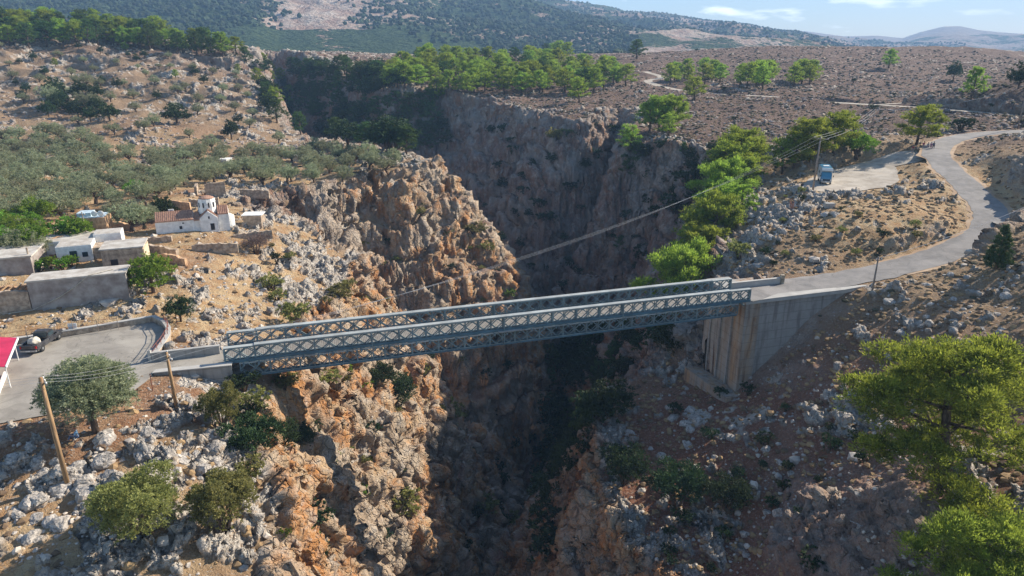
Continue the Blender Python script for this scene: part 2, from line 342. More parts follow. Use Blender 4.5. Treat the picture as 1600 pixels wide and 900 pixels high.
# ------------------------------------------------------------------ ground material
def ground_material():
    m, t, b = mat('ground', .95); b.inputs['Specular IOR Level'].default_value = .1
    p = pos(t)
    rock = attr(t, 'rock'); cliff = attr(t, 'cliff'); dry = attr(t, 'dry'); red = attr(t, 'red'); phr = attr(t, 'phr'); fine = attr(t, 'fine')
    nA = noise(t, .09, 3, .5, p); nB = noise(t, .55, 5, .6, p); nC = noise(t, 2.6, 5, .65, p); nD = noise(t, 9, 4, .6, p)
    tan = mixc(t, rng(t, nB, .35, .65), (.42, .25, .12), (.54, .40, .23))
    soil = mixc(t, red, mixc(t, dry, (.27, .185, .115), tan), mixc(t, rng(t, nC, .3, .7), (.17, .07, .045), (.31, .15, .09)))
    # low thorny scrub cover of the plateau: brown mauve with straw and dark green specks
    scr = mixc(t, rng(t, nC, .4, .62), (.085, .055, .045), (.23, .145, .11))
    scr = mixc(t, rng(t, nD, .55, .7, 0, .6), scr, (.045, .05, .03))
    scr = mixc(t, rng(t, nB, .55, .72, 0, .5), scr, (.33, .225, .125))
    soil = mixc(t, phr, soil, scr)
    soil = mixc(t, rng(t, nD, .5, .62, 0, .55), soil, (.15, .095, .055)); soil = mixc(t, rng(t, noise(t, 4.5, 5, .7, p), .56, .64, 0, .6), soil, (.50, .45, .38))
    vo = nd(t, 'ShaderNodeTexVoronoi'); vo.inputs['Scale'].default_value = 1.1; t.links.new(p, vo.inputs['Vector'])
    ve = nd(t, 'ShaderNodeTexVoronoi', feature='DISTANCE_TO_EDGE'); ve.inputs['Scale'].default_value = .8
    wv = mixc(t, .35, p, nd_noise_color(t, p, .9)); t.links.new(wv, ve.inputs['Vector'])
    cell = nd(t, 'ShaderNodeSeparateColor'); t.links.new(vo.outputs['Color'], cell.inputs[0])
    grey = mixc(t, cell.outputs[0], (.42, .375, .32), (.60, .545, .47))
    grey = mixc(t, rng(t, nC, .5, .68, 0, .75), grey, (.16, .15, .145))
    grey = mixc(t, rng(t, nD, .56, .7, 0, .5), grey, (.68, .65, .60))
    grey = mixc(t, rng(t, noise(t, 1.1, 5, .7, p), .52, .66, 0, .55), grey, (.44, .28, .15))
    # iron stained limestone of the fresh cliffs, streaked downwards, with painted sunlit and shaded tones
    ps = pos(t, (.9, .9, .13)); nS = noise(t, .55, 5, .6, ps); nS2 = noise(t, 1.8, 4, .6, ps)
    warm = attr(t, 'warm')  # paints the sunlit cliffs golden, leaves the shaded far walls darker grey-brown
    st = mixc(t, rng(t, nS, .42, .6), mixc(t, warm, (.23, .145, .11), (.52, .25, .095)), mixc(t, warm, (.28, .225, .195), (.50, .35, .21)))
    st = mixc(t, rng(t, nS2, .55, .7, 0, .7), st, (.13, .095, .08))
    st = mixc(t, rng(t, nA, .46, .6, 0, .85), st, mixc(t, warm, (.34, .305, .27), (.44, .36, .27)))
    st = mixc(t, rng(t, nC, .52, .7, 0, .55), st, mixc(t, warm, (.38, .34, .30), (.54, .48, .41)))
    cl = mth(t, 'MULTIPLY', cliff, rng(t, nB, .28, .52, .35, 1))
    stone = mixc(t, cl, grey, st)
    c = mixc(t, rock, soil, stone)
    t.links.new(c, b.inputs['Base Color'])
    hB = mth(t, 'MULTIPLY', nC, .5); hh = mth(t, 'ADD', hB, mth(t, 'MULTIPLY', nD, .25)); hh = mth(t, 'ADD', hh, mth(t, 'MULTIPLY', noise(t, 26, 4, .65, p), .08))
    ed = mth(t, 'MULTIPLY', rng(t, ve.outputs['Distance'], 0, .12), mth(t, 'MULTIPLY', rock, .35)); hh = mth(t, 'ADD', hh, ed)
    bump(t, b, hh, 1.0, .75)
    return m
def nd_noise_color(t, p, sc):
    n = nd(t, 'ShaderNodeTexNoise'); n.inputs['Scale'].default_value = sc; n.inputs['Detail'].default_value = 3; t.links.new(p, n.inputs['Vector'])
    a = nd(t, 'ShaderNodeVectorMath', operation='MULTIPLY_ADD'); a.inputs[1].default_value = (4, 4, 4); t.links.new(n.outputs['Color'], a.inputs[0]); t.links.new(p, a.inputs[2])
    return a.outputs[0]
M = {}
M['ground'] = ground_material()

# ------------------------------------------------------------------ terrain mesh (finer where nearer)
NR = 1500
az = np.concatenate([np.linspace(-62, -42, 60, endpoint=False), np.linspace(-42, 42, 1120, endpoint=False), np.linspace(42, 75, 90)])
az = np.radians(az); NA = len(az)
rr = np.geomspace(16, 760, NR)
R_, A_ = np.meshgrid(rr, az, indexing='ij')
X = R_*np.sin(A_); Y = R_*np.cos(A_)
Hh, Dd, PV = terrain(X, Y, True)
H0 = Hh.copy()
# analytic frame for normals
def grid_normals(X, Y, Z):
    P = np.stack([X, Y, Z], -1); a = np.gradient(P, axis=0); b = np.gradient(P, axis=1)
    n = np.cross(b, a); n /= np.linalg.norm(n, axis=-1)[..., None]+1e-9; n[n[..., 2] < 0] *= -1; return n
def blur(a, k):
    for ax in (0, 1):
        for _ in range(2):
            c = np.cumsum(np.concatenate([np.repeat(np.take(a, [0], ax), k, ax), a, np.repeat(np.take(a, [-1], ax), k, ax)], ax), ax)
            n = a.shape[ax]; hi = np.take(c, range(2*k, 2*k+n), ax); lo = np.concatenate([np.zeros_like(np.take(c, [0], ax)), np.take(c, range(0, n-1), ax)], ax)
            a = (hi-lo)/(2*k+1) if False else (hi-lo)/(2*k+1)
    return a
N = grid_normals(X, Y, Hh)
slope = 1-N[..., 2]
cliff = sstep(.12, .4, slope)*(1-PV)
free = 1-PV
def fb(x, y, z, sc, octv, seed=0):
    o = 0; a = 1; tot = 0
    for i in range(octv):
        o = o+a*perlin(x/sc+seed, y/sc+seed*1.7, z/sc); tot += a; a *= .5; sc *= .5
    return o/tot
# where bare limestone shows (near left outcrops, plateaus edges, cliffs)
rimd = np.clip(seg_dist(X, Y, RIM)/14, 0, 1)
nz1 = fb(X, Y, Hh, 9.0, 4, 3.3); nz2 = fb(X, Y, Hh, 2.2, 2, 8.1)
phr0 = np.clip(sstep(150, 185, Y-.15*X+0)*sstep(-70, 10, X+.12*(Y-200)), 0, 1)
leftfg = np.exp(-(((X+30)/14)**2+((Y-50)/18)**2)**2)
hillA = sstep(210, 270, Y)*sstep(-70, -100, X)*(.4+.6*sstep(.1, -.3, perlin(X/60, Y/22)))
spur = np.exp(-(((X+38)/16)**2+((Y-104)/20)**2)**2)+.6*np.exp(-(((X+48)/16)**2+((Y-84)/6)**2)**2)
prom = np.exp(-(((X-50)/18)**2+((Y-125)/16)**2)**2)
rightfg = np.exp(-(((X-44)/26)**2+((Y-70)/28)**2)**2)
bm = nz1*1.4+nz2*1.0+.45*(1-rimd)+.34*leftfg+.45*prom+.16*rightfg+.26*hillA+.27*spur-.30-.25*phr0
rock = np.clip(np.maximum(sstep(-.02, .16, bm-.12), cliff*sstep(-.5, .0, nz1+nz2*.5+.2)), 0, 1)*free
V3 = np.stack([X, Y, Hh], -1)
grow = np.clip(R_/90, .55, 1.6)
ca = np.clip(cliff, 0, 1)
n3 = 1-2*np.abs(perlin(X/7.5, Y/7.5, Hh/11)); n4 = 1-2*np.abs(perlin(X/3.1+7, Y/3.1, Hh/4.2)); n5 = perlin(X/1.3, Y/1.3+3, Hh/1.5); n6 = perlin(X/.55, Y/.55, Hh/.6)
disp = ca*(1.6*n3+.8*n4+.38*n5+.14*n6)+(1-ca)*rock*(.5*n4+.38*n5+.16*n6)+(1-ca)*(1-rock)*(.10*n5+.04*n6)
kb = np.minimum(sstep(3, 9, np.hypot(X+30, Y-66)), sstep(4, 12, np.hypot(X-29, Y-82)))
wd_ = np.full(X.shape, 99.0)
for wp in ([Wz(1181, 467, 0)[:2], Wz(1318, 452.5, 0)[:2], np.array([52., 90.])], [Wz(240, 583, .12)[:2], Wz(361, 571, .12)[:2]]):
    mk = (np.abs(X) < 70) & (Y > 45) & (Y < 110); wd_[mk] = np.minimum(wd_[mk], seg_dist(X[mk], Y[mk], wp, False))
kb = np.minimum(kb, sstep(.8, 3.5, wd_))
disp = disp*free*(.06+.94*kb)
V3 = V3+N*disp[..., None]
V3[..., 2] -= .06*PV
leftv = sstep(20, -10, X-(-30))*sstep(260, 150, Y)
dryA = np.clip(leftv+np.exp(-(((X-70)/30)**2+((Y-125)/28)**2)**2)*1.0+.35*sstep(30, 60, X)*sstep(230, 120, Y)*sstep(60, 90, Y), 0, 1)
nR = fb(X, Y, Hh*0, 30, 3, 1.7)
redA = np.clip(sstep(.0, .35, nR)*.8*sstep(300, 100, Y)*(X < 0)+.85*np.exp(-(((X-30)/22)**2+((Y-62)/28)**2)**2)+.55*sstep(60, 90, X)*sstep(130, 60, Y)+.7*sstep(-2, -25, Hh)*(X > -10), 0, 1)
phrA = np.clip(sstep(150, 185, Y-.15*X+0)*sstep(-70, 10, X+.12*(Y-200))+sstep(95, 112, X)*.9+sstep(300, 360, Y), 0, 1)*(1-.7*ca)
idx = np.arange(NR*NA).reshape(NR, NA)
Q = np.stack([idx[:-1, :-1], idx[:-1, 1:], idx[1:, 1:], idx[1:, :-1]], -1).reshape(-1, 4)[:, ::-1]
me = np_mesh('terrain', V3.reshape(-1, 3), Q, True, [M['ground']])
for nm, a in (('rock', rock), ('cliff', ca), ('dry', dryA), ('red', redA), ('phr', phrA), ('warm', np.clip(np.exp(-(((X+20)/32)**2+((Y-70)/62)**2)**2)+.85*np.exp(-(((X+12)/34)**2+((Y-165)/36)**2)**2)+.5*(nz1+.2)+.5*np.exp(-(((X-12)/16)**2+((Y-58)/18)**2)**2), 0, 1)), ('fine', free*(.06+.94*kb))):  # warm covers the orange cliffs and the spurs painted as sunlit
    at = me.attributes.new(nm, 'FLOAT', 'POINT'); at.data.foreach_set('value', a.astype(np.float32).ravel())
ground = link('terrain', me, kind='structure', label='rocky hillsides and gorge walls of grey and orange limestone')
# blocky limestone relief, evaluated by a geometry node modifier
def block_relief():
    g = bpy.data.node_groups.new('limestone_relief', 'GeometryNodeTree')
    g.interface.new_socket('Geometry', in_out='INPUT', socket_type='NodeSocketGeometry'); g.interface.new_socket('Geometry', in_out='OUTPUT', socket_type='NodeSocketGeometry')
    i = g.nodes.new('NodeGroupInput'); o = g.nodes.new('NodeGroupOutput'); sp = g.nodes.new('GeometryNodeSetPosition'); L = g.links.new
    L(i.outputs[0], sp.inputs[0]); L(sp.outputs[0], o.inputs[0])
    P = g.nodes.new('GeometryNodeInputPosition').outputs[0]; Nn = g.nodes.new('GeometryNodeInputNormal').outputs[0]
    def M2(op, a, b):
        n = g.nodes.new('ShaderNodeMath'); n.operation = op
        for k, q in ((0, a), (1, b)):
            if isinstance(q, (int, float)): n.inputs[k].default_value = q
            else: L(q, n.inputs[k])
        return n.outputs[0]
    def A(nm):
        n = g.nodes.new('GeometryNodeInputNamedAttribute'); n.data_type = 'FLOAT'; n.inputs[0].default_value = nm; return n.outputs[0]
    # warp
    nz = g.nodes.new('ShaderNodeTexNoise'); nz.inputs['Scale'].default_value = .45; nz.inputs['Detail'].default_value = 3; L(P, nz.inputs['Vector'])
    w = g.nodes.new('ShaderNodeVectorMath'); w.operation = 'MULTIPLY_ADD'; w.inputs[1].default_value = (1.6, 1.6, .8); L(nz.outputs['Color'], w.inputs[0]); L(P, w.inputs[2])
    tot = None
    for sc, amp, tilt in ((.24, 1.0, 1.6), (.62, .66, 2.1), (1.6, .32, 2.3), (3.7, .13, 2.3)):
        v = g.nodes.new('ShaderNodeTexVoronoi'); v.inputs['Scale'].default_value = sc; L(w.outputs[0], v.inputs['Vector'])
        e = g.nodes.new('ShaderNodeTexVoronoi'); e.feature = 'DISTANCE_TO_EDGE'; e.inputs['Scale'].default_value = sc; L(w.outputs[0], e.inputs['Vector'])
        mp = g.nodes.new('ShaderNodeMapRange'); mp.interpolation_type = 'SMOOTHSTEP'; mp.inputs[1].default_value = .0; mp.inputs[2].default_value = .08; L(e.outputs['Distance'], mp.inputs[0])
        df = g.nodes.new('ShaderNodeVectorMath'); df.operation = 'SUBTRACT'; L(w.outputs[0], df.inputs[0]); L(v.outputs['Position'], df.inputs[1])
        cc = g.nodes.new('ShaderNodeVectorMath'); cc.operation = 'SUBTRACT'; cc.inputs[1].default_value = (.5, .5, .5); L(v.outputs['Color'], cc.inputs[0])
        dt = g.nodes.new('ShaderNodeVectorMath'); dt.operation = 'DOT_PRODUCT'; L(df.outputs[0], dt.inputs[0]); L(cc.outputs[0], dt.inputs[1])
        sx = g.nodes.new('ShaderNodeSeparateXYZ'); L(v.outputs['Color'], sx.inputs[0])
        q = M2('ADD', M2('MULTIPLY', dt.outputs['Value'], tilt*sc), M2('MULTIPLY', sx.outputs[0], 1.1))
        q = M2('MULTIPLY', q, M2('ADD', M2('MULTIPLY', mp.outputs[0], .85), .15)); q = M2('MULTIPLY', M2('SUBTRACT', q, .4), amp)
        if sc < .5: q = M2('MULTIPLY', q, M2('ADD', A('cliff'), .45))
        tot = q if tot is None else M2('ADD', tot, q)
    tot = M2('MULTIPLY', tot, M2('MULTIPLY', A('rock'), A('fine')))
    sv = g.nodes.new('ShaderNodeVectorMath'); sv.operation = 'SCALE'; L(Nn, sv.inputs[0]); L(tot, sv.inputs['Scale']); L(sv.outputs[0], sp.inputs['Offset'])
    return g
md = ground.modifiers.new('relief', 'NODES'); md.node_group = block_relief()
# ------------------------------------------------------------------ height lookups on the finished ground
_laz = az; _lr = np.log(rr)
def G(x, y):
    a = math.atan2(x, y); r = math.hypot(x, y)
    j = int(np.clip(np.searchsorted(_laz, a), 1, NA-1)); i = int(np.clip(np.searchsorted(_lr, math.log(max(r, 1))), 1, NR-1))
    return float(V3[i-1:i+1, j-1:j+1, 2].mean())
def HIT(px, py):
    d = ray(px, py); a = math.atan2(d[0], d[1]); k = d[2]/math.hypot(d[0], d[1])
    j = int(np.clip(np.searchsorted(_laz, a), 1, NA-1)); h = V3[:, j, 2]; b = (CAMZ+k*rr) < h
    if not b.any(): return None
    i = int(np.argmax(b)); r = rr[i]; return Vector((r*math.sin(a), r*math.cos(a), float(h[i])))
# ------------------------------------------------------------------ far mountains
def elev(px, py):
    d = ray(px, py); return math.atan2(d[0], d[1]), d[2]/math.hypot(d[0], d[1])
def ridge(P): 
    q = sorted(elev(*p) for p in P); return np.array(q)
RG = [(1500, ridge([(-300,-20),(0,-10),(250,-14),(390,-8),(440,12),(490,42),(545,63),(600,76),(700,84),(1900,92)]), 820, .9),
      (3300, ridge([(-300,-60),(0,-70),(300,-85),(600,-60),(760,-25),(850,-3),(900,6),(945,12),(975,20),(1040,26),(1100,34),(1150,38),(1190,46),(1230,52),(1290,62),(1350,74),(1450,84),(1900,95)]), 900, 1.0),
      (5600, ridge([(-300,30),(900,30),(960,21),(1000,20),(1040,34),(1200,45),(1260,50),(1320,58),(1370,56),(1410,60),(1440,50),(1475,42),(1500,41),(1530,47),(1560,50),(1600,53),(1700,58),(1900,66)]), 2600, 1.3)]
maz = np.radians(np.linspace(-62, 75, 900)); mr = np.geomspace(735, 6900, 560)
MR, MA = np.meshgrid(mr, maz, indexing='ij'); MX = MR*np.sin(MA); MY = MR*np.cos(MA)
jj = np.clip(np.searchsorted(az, maz), 0, NA-1); edge = H0[-1, jj]; edge = np.convolve(np.pad(edge, 6, 'edge'), np.ones(13)/13, 'valid')
MZ = np.repeat(edge[None, :], len(mr), 0)*(1-sstep(735, 1000, MR))+10*sstep(735, 1000, MR)
amp = sstep(760, 1500, MR)
rel = np.zeros(MX.shape)
for sc, a in ((1500, 60), (620, 34), (260, 16), (110, 7), (45, 3)):
    rel += a*(1-2*np.abs(perlin(MX/sc+sc, MY/sc)))*np.clip((MR-700)/(sc*2.2), 0, 1)
for Rr, pr, r0, ex in RG:
    te = np.interp(maz, pr[:, 0], pr[:, 1]); zt = CAMZ+Rr*te
    t = np.clip((MR-r0)/(Rr-r0), 0, 1); up = 10+(zt[None, :]-10)*(t**ex*(1.25-.25*t)); dn = sstep(Rr, Rr*1.6, MR)
    up = np.where(MR > Rr, zt*(1-dn)+10*dn, up)
    f = np.clip((Rr-MR)/(Rr*.45), 0, 1)*np.clip(t*3, 0, 1)
    MZ = np.maximum(MZ, up+rel*f*(.5 if Rr < 2000 else 1)-30*f)
MZ += .05*rel*amp
MZ[:1] -= 3
MZ[-3:] = -60
m, t, b = mat('mountain', .95); p = pos(t); b.inputs['Specular IOR Level'].default_value = .05
n1 = noise(t, .0035, 6, .6, p); n2 = noise(t, .03, 5, .7, p); n3 = noise(t, .14, 3, .7, p)
bare = mixc(t, rng(t, n2, .35, .65), (.30, .20, .15), (.46, .38, .31))
wood = mixc(t, rng(t, n3, .4, .6), (.018, .035, .014), (.06, .085, .035))
fm = mth(t, 'ADD', mth(t, 'MULTIPLY', rng(t, n1, .3, .62), .75), mth(t, 'MULTIPLY', rng(t, n2, .3, .7), .55)); fm = mth(t, 'ADD', fm, mth(t, 'MULTIPLY', attr(t, 'woodland'), .6))
cut = mth(t, 'ADD', mth(t, 'MULTIPLY', n3, .9), .38)
c = mixc(t, rng(t, mth(t, 'SUBTRACT', fm, cut), -.04, .05), bare, wood); t.links.new(c, b.inputs['Base Color'])
bump(t, b, mth(t, 'ADD', n3, mth(t, 'MULTIPLY', n2, 2)), 1.0, 6)
idx = np.arange(MX.size).reshape(MX.shape)
Qm = np.stack([idx[:-1, :-1], idx[:-1, 1:], idx[1:, 1:], idx[1:, :-1]], -1).reshape(-1, 4)[:, ::-1]
me = np_mesh('mountains', np.stack([MX, MY, MZ], -1), Qm, True, [m])
q0 = elev(520, 40)[0]
wl = .55*sstep(elev(1250, 60)[0], elev(800, 60)[0], MA)-.9*np.exp(-((MA-q0+.02)/.07)**2)*(MR < 1700)-.8*(MR > 4200)+.9*(MR < 1150)*(MA < elev(700, 60)[0])
at = me.attributes.new('woodland', 'FLOAT', 'POINT'); at.data.foreach_set('value', wl.astype(np.float32).ravel())
link('mountains', me, kind='structure', label='hazy wooded mountain slopes rising behind the plateau')
# far woodland on the mountain: far too many trees to count, one object
rs = np.random.RandomState(3)
def blob_field(name, PX, sizes, matr, seed, flat=.85, **kw):
    bm = bmesh.new(); bmesh.ops.create_icosphere(bm, subdivisions=1, radius=.5); tv = np.array([v.co[:] for v in bm.verts]); tf = np.array([[v.index for v in f.verts] for f in bm.faces]); bm.free()
    r_ = np.random.RandomState(seed); n = len(PX); j = 1+.35*r_.uniform(-1, 1, (n, len(tv), 1))
    V = tv[None]*j*np.asarray(sizes)[:, None, None]*np.array([1, 1, flat]); a = r_.uniform(0, 6.28, n); ca_, sa_ = np.cos(a)[:, None], np.sin(a)[:, None]
    V = np.stack([V[..., 0]*ca_-V[..., 1]*sa_, V[..., 0]*sa_+V[..., 1]*ca_, V[..., 2]], -1)+PX[:, None, :]
    Fc = (tf[None]+np.arange(n)[:, None, None]*len(tv)).reshape(-1, 3)
    return link(name, np_mesh(name, V.reshape(-1, 3), Fc, False, [matr]), **kw)
M['farwood'] = simple('far_foliage', (.035, .055, .022), .9, .5, .05)
def mz(a, r): return MZ[np.clip(np.searchsorted(mr, r), 0, len(mr)-1), np.clip(np.searchsorted(maz, a), 0, len(maz)-1)]
n = 42000; ra = rs.uniform(rad(-44), rad(32), n); rd_ = 760*np.exp(rs.uniform(0, 1.55, n))
dens = perlin(rd_*np.sin(ra)/330, rd_*np.cos(ra)/330)+.5*perlin(rd_*np.sin(ra)/90, rd_*np.cos(ra)/90)
bareh = np.exp(-((ra-q0+.02)/.07)**2)*(rd_ < 1700)
k = rs.uniform(-.5, .6, n) < dens+.25-1.2*bareh; k &= ~((ra > elev(1000, 50)[0]) & (rd_ < 1500)); ra, rd_ = ra[k], rd_[k]
P = np.stack([rd_*np.sin(ra), rd_*np.cos(ra), mz(ra, rd_)+1.5], -1)
blob_field('mountain_woodland', P, rs.uniform(5, 10, len(P)), M['farwood'], 5, .9, kind='stuff', label='dark green woodland speckling the far mountain slopes', cat='woodland')
# ------------------------------------------------------------------ haze
hm = bpy.data.materials.new('haze'); hm.use_nodes = True; hm.node_tree.nodes.clear()
ho = hm.node_tree.nodes.new('ShaderNodeOutputMaterial'); hv = hm.node_tree.nodes.new('ShaderNodeVolumePrincipled')
hv.inputs['Color'].default_value = (.38, .64, 1, 1); hv.inputs['Density'].default_value = 2.1e-4; hv.inputs['Anisotropy'].default_value = .0
hm.node_tree.links.new(hv.outputs[0], ho.inputs['Volume'])
MB().box(-6600, 6900, -300, 7100, -140, float(MZ.max())+60).build('haze', hm, kind='stuff', label='thin blue air over the far hills', cat='haze')

# ------------------------------------------------------------------ roads, lot and lay-by surfaces
def asphalt(name, c1, c2, sc=.6):
    m, t, b = mat(name, .9); p = pos(t); n1 = noise(t, sc, 5, .6, p); n2 = noise(t, 18, 3, .6, p); n3 = noise(t, .16, 3, .5, p)
    c = mixc(t, rng(t, n1, .3, .7), c1, c2); c = mixc(t, rng(t, n2, .35, .7, 0, .35), c, tuple(q*.62 for q in c1)); vc = nd(t, 'ShaderNodeTexVoronoi', feature='DISTANCE_TO_EDGE'); vc.inputs['Scale'].default_value = .22; t.links.new(nd_noise_color(t, p, .4), vc.inputs['Vector']); c = mixc(t, rng(t, vc.outputs['Distance'], .012, .0, 0, .55), c, (.07, .065, .06)); c = mixc(t, rng(t, noise(t, .35, 2, .4, p, 1.5), .56, .6, 0, .35), c, tuple(q*.7 for q in c1)); c = mixc(t, rng(t, n3, .5, .62, 0, .4), c, tuple(q*1.25 for q in c2))
    t.links.new(c, b.inputs['Base Color']); bump(t, b, n2, .25, .02); return m
M['asphalt'] = asphalt('worn_asphalt', (.19, .18, .17), (.27, .25, .23))
M['lot'] = asphalt('pale_concrete_paving', (.26, .235, .20), (.36, .33, .28), .35)
M['gravel'] = asphalt('pale_gravel', (.34, .29, .23), (.46, .41, .34), .4)
M['dirt'] = asphalt('ochre_dirt', (.36, .23, .13), (.44, .32, .21), .5)
def ribbon(name, C, half, m, lift=.05, label=None, edge=.35):
    C = np.asarray(C); T = np.gradient(C[:, :2], axis=0); T /= np.linalg.norm(T, axis=1)[:, None]; Nn = np.c_[-T[:, 1], T[:, 0]]
    k = 5; V = []
    for q in range(k):
        s = (q/(k-1)-.5)*2; wob = edge*perlin(C[:, 0]/2.3, C[:, 1]/2.3+9*s) if abs(s) == 1 else 0
        o = (half+wob)*s; V.append(np.c_[C[:, 0]+Nn[:, 0]*o, C[:, 1]+Nn[:, 1]*o, C[:, 2]+lift-.02*abs(s)])
    V = np.stack(V, 1); n = len(C); ii = np.arange(n*k).reshape(n, k)
    Q = np.stack([ii[:-1, :-1], ii[1:, :-1], ii[1:, 1:], ii[:-1, 1:]], -1).reshape(-1, 4)
    Q = Q if True else Q
    return link(name, np_mesh(name, V.reshape(-1, 3), Q[:, ::-1], True, [m]), kind='structure', label=label)
def dens_(C, n=6):
    C = np.asarray(C); u = np.arange(len(C)); v = np.linspace(0, len(C)-1, (len(C)-1)*n+1); return np.stack([np.interp(v, u, C[:, i]) for i in range(3)], -1)
ribbon('road_shoulder', dens_(ROAD[36:]), 3.35, M['dirt'], .02, edge=1.0)
ribbon('road', dens_(ROAD), 2.7, M['asphalt'], .06, 'grey asphalt road winding up the right hillside')
ribbon('side_road', dens_(SIDE), 2.6, M['asphalt'], .035)
ribbon('far_road', dens_(FARR), 2.3, M['gravel'], .10); ribbon('track', dens_(TRAK), 1.0, M['gravel'], .10)
def sheet(name, P, zf, m, label=None, kind='structure'):
    P = np.asarray(P); bm = bmesh.new(); st = 1.5
    vs = []
    Q = []
    for i in range(len(P)):
        a, b = P[i], P[(i+1) % len(P)]; k = max(1, int(np.hypot(*(b-a))/st))
        for s in range(k):
            q = a+(b-a)*s/k; q = q+np.array([perlin(q[0]/2, q[1]/2), perlin(q[0]/2+9, q[1]/2)]).ravel()*(.5 if m is M['gravel'] or m is M['dirt'] else .0); Q.append(q)
    for q in Q: vs.append(bm.verts.new((q[0], q[1], float(np.ravel(zf(np.array([q[0]]), np.array([q[1]])))[0]))))
    bm.faces.new(vs); bmesh.ops.triangulate(bm, faces=bm.faces[:]); bmesh.ops.recalc_face_normals(bm, faces=bm.faces[:])
    if sum(f.normal.z for f in bm.faces) < 0: bmesh.ops.reverse_faces(bm, faces=bm.faces[:])
    me = bpy.data.meshes.new(name); bm.to_mesh(me); bm.free(); me.materials.append(m); return link(name, me, kind=kind, label=label)
sheet('parking_lot', LOT, lambda x, y: 0*x+.04, M['lot'], 'pale concrete parking area at the left end of the bridge')
sheet('road_approach', APR, lambda x, y: 0*x+.035, M['lot'])
_c = PARK.mean(0); sheet('gravel_lay_by', _c+(PARK-_c)*1.0, lambda x, y: parkz(x, y)+.07, M['gravel'], 'pale gravel lay-by with the parked camper')

# ------------------------------------------------------------------ bridge
def concrete(name, c, streak=.0, orange=0, sc=.8):
    m, t, b = mat(name, .9); p = pos(t); ps = pos(t, (1, 1, .10)); n1 = noise(t, sc, 5, .6, p); nS = noise(t, 1.6, 4, .6, ps); n2 = noise(t, 7, 4, .6, p)
    col = mixc(t, rng(t, n1, .3, .7), tuple(q*.8 for q in c), c)
    if orange: col = mixc(t, rng(t, noise(t, .8, 5, .6, ps), .40, .62, 0, orange), col, (.44, .25, .11))
    if streak: col = mixc(t, rng(t, nS, .47, .66, 0, streak), col, (.085, .06, .055))
    col = mixc(t, rng(t, noise(t, .45, 4, .6, p), .45, .62, 0, .55), col, tuple(q*.95 for q in c)); fz = nd(t, 'ShaderNodeTexWave', bands_direction='Z'); fz.inputs['Scale'].default_value = .26; fz.inputs['Distortion'].default_value = .4; t.links.new(p, fz.inputs['Vector']); col = mixc(t, rng(t, fz.outputs['Fac'], .03, .0, 0, .5), col, tuple(q*.45 for q in c))
    col = mixc(t, rng(t, n2, .55, .75, 0, .35), col, tuple(q*.55 for q in c)); t.links.new(col, b.inputs['Base Color']); bump(t, b, n2, .3, .03); return m
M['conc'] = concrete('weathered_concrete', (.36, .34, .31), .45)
M['conc_o'] = concrete('rust_stained_concrete', (.36, .32, .27), .6, .75)
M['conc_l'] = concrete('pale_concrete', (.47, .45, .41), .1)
M['steel'] = simple('blue_grey_painted_steel', (.20, .28, .31), .5, .4, 2.0, .2, c2=(.12, .14, .14))
def painted_steel(name, c, rust):
    m, t, b = mat(name, .55); p = pos(t); n1 = noise(t, .5, 5, .6, p); n2 = noise(t, 3.5, 5, .7, p)
    k = mixc(t, rng(t, n1, .35, .65), tuple(q*.75 for q in c), c); k = mixc(t, rng(t, n2, .56, .68, 0, rust), k, (.17, .10, .06)); k = mixc(t, rng(t, noise(t, .22, 3, .5, p), .55, .65, 0, .4), k, tuple(q*1.35 for q in c)); t.links.new(k, b.inputs['Base Color']); return m
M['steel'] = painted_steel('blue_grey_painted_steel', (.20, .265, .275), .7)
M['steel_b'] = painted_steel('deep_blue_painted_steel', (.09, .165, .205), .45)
M['steel_l'] = painted_steel('pale_sunlit_steel', (.38, .40, .38), .5)  # paler steel paints the sunlit chord tops; ledgers and kerbs share it
m, t, b = mat('bridge_deck_boards', .85); v = objc(t); w = nd(t, 'ShaderNodeTexWave', bands_direction='X'); w.inputs['Scale'].default_value = 1.6; w.inputs['Distortion'].default_value = .3; t.links.new(v, w.inputs['Vector'])
c = mixc(t, rng(t, w.outputs['Fac'], .0, .2), (.07, .06, .05), mixc(t, rng(t, noise(t, 3, 4, .6, v), .3, .7), (.19, .175, .155), (.30, .28, .25))); t.links.new(c, b.inputs['Base Color']); M['deck'] = m
BA = np.array([-29.9, 64.6]); BU = np.array([.9565, .2917]); BN = np.array([-.2917, .9565]); BL = 20.8*3.05; PN = 3.02; BWD = 4.3
br = empty('truss_bridge', (BA[0], BA[1], 0), math.atan2(BU[1], BU[0]), label='long blue-grey steel lattice truss bridge spanning the gorge', cat='bridge')
def panel_mesh(h=1.5):
    mb = MB(); L_ = PN
    for y in (0, .45):
        mb.box(0, L_, y-.05, y+.05, 0, .11); mb.box(0, L_, y-.05, y+.05, h-.11, h)
        for x in (.045, L_/2, L_-.045): mb.box(x-.04, x+.04, y-.04, y+.04, .11, h-.11)
        for x0 in (0, L_/2):
            q = L_/4; c0 = x0+q; zt = h-.1; zb = .1; zm = h/2
            for a, b_ in (((x0, zm), (c0, zt)), ((c0, zt), (x0+2*q, zm)), ((x0+2*q, zm), (c0, zb)), ((c0, zb), (x0, zm))):
                mb.bar((a[0], y, a[1]), (b_[0], y, b_[1]), .09)
            mb.box(c0-.16, c0+.16, y-.045, y+.045, h-.24, h-.1); mb.box(c0-.16, c0+.16, y-.045, y+.045, .1, .22)
    for x in (.05, L_-.05): mb.bar((x, 0, h-.2), (x, .45, .3), .05); mb.bar((x, 0, .3), (x, .45, h-.2), .05)
    return mb.mesh('truss_panel', M['steel'])
pm = panel_mesh()
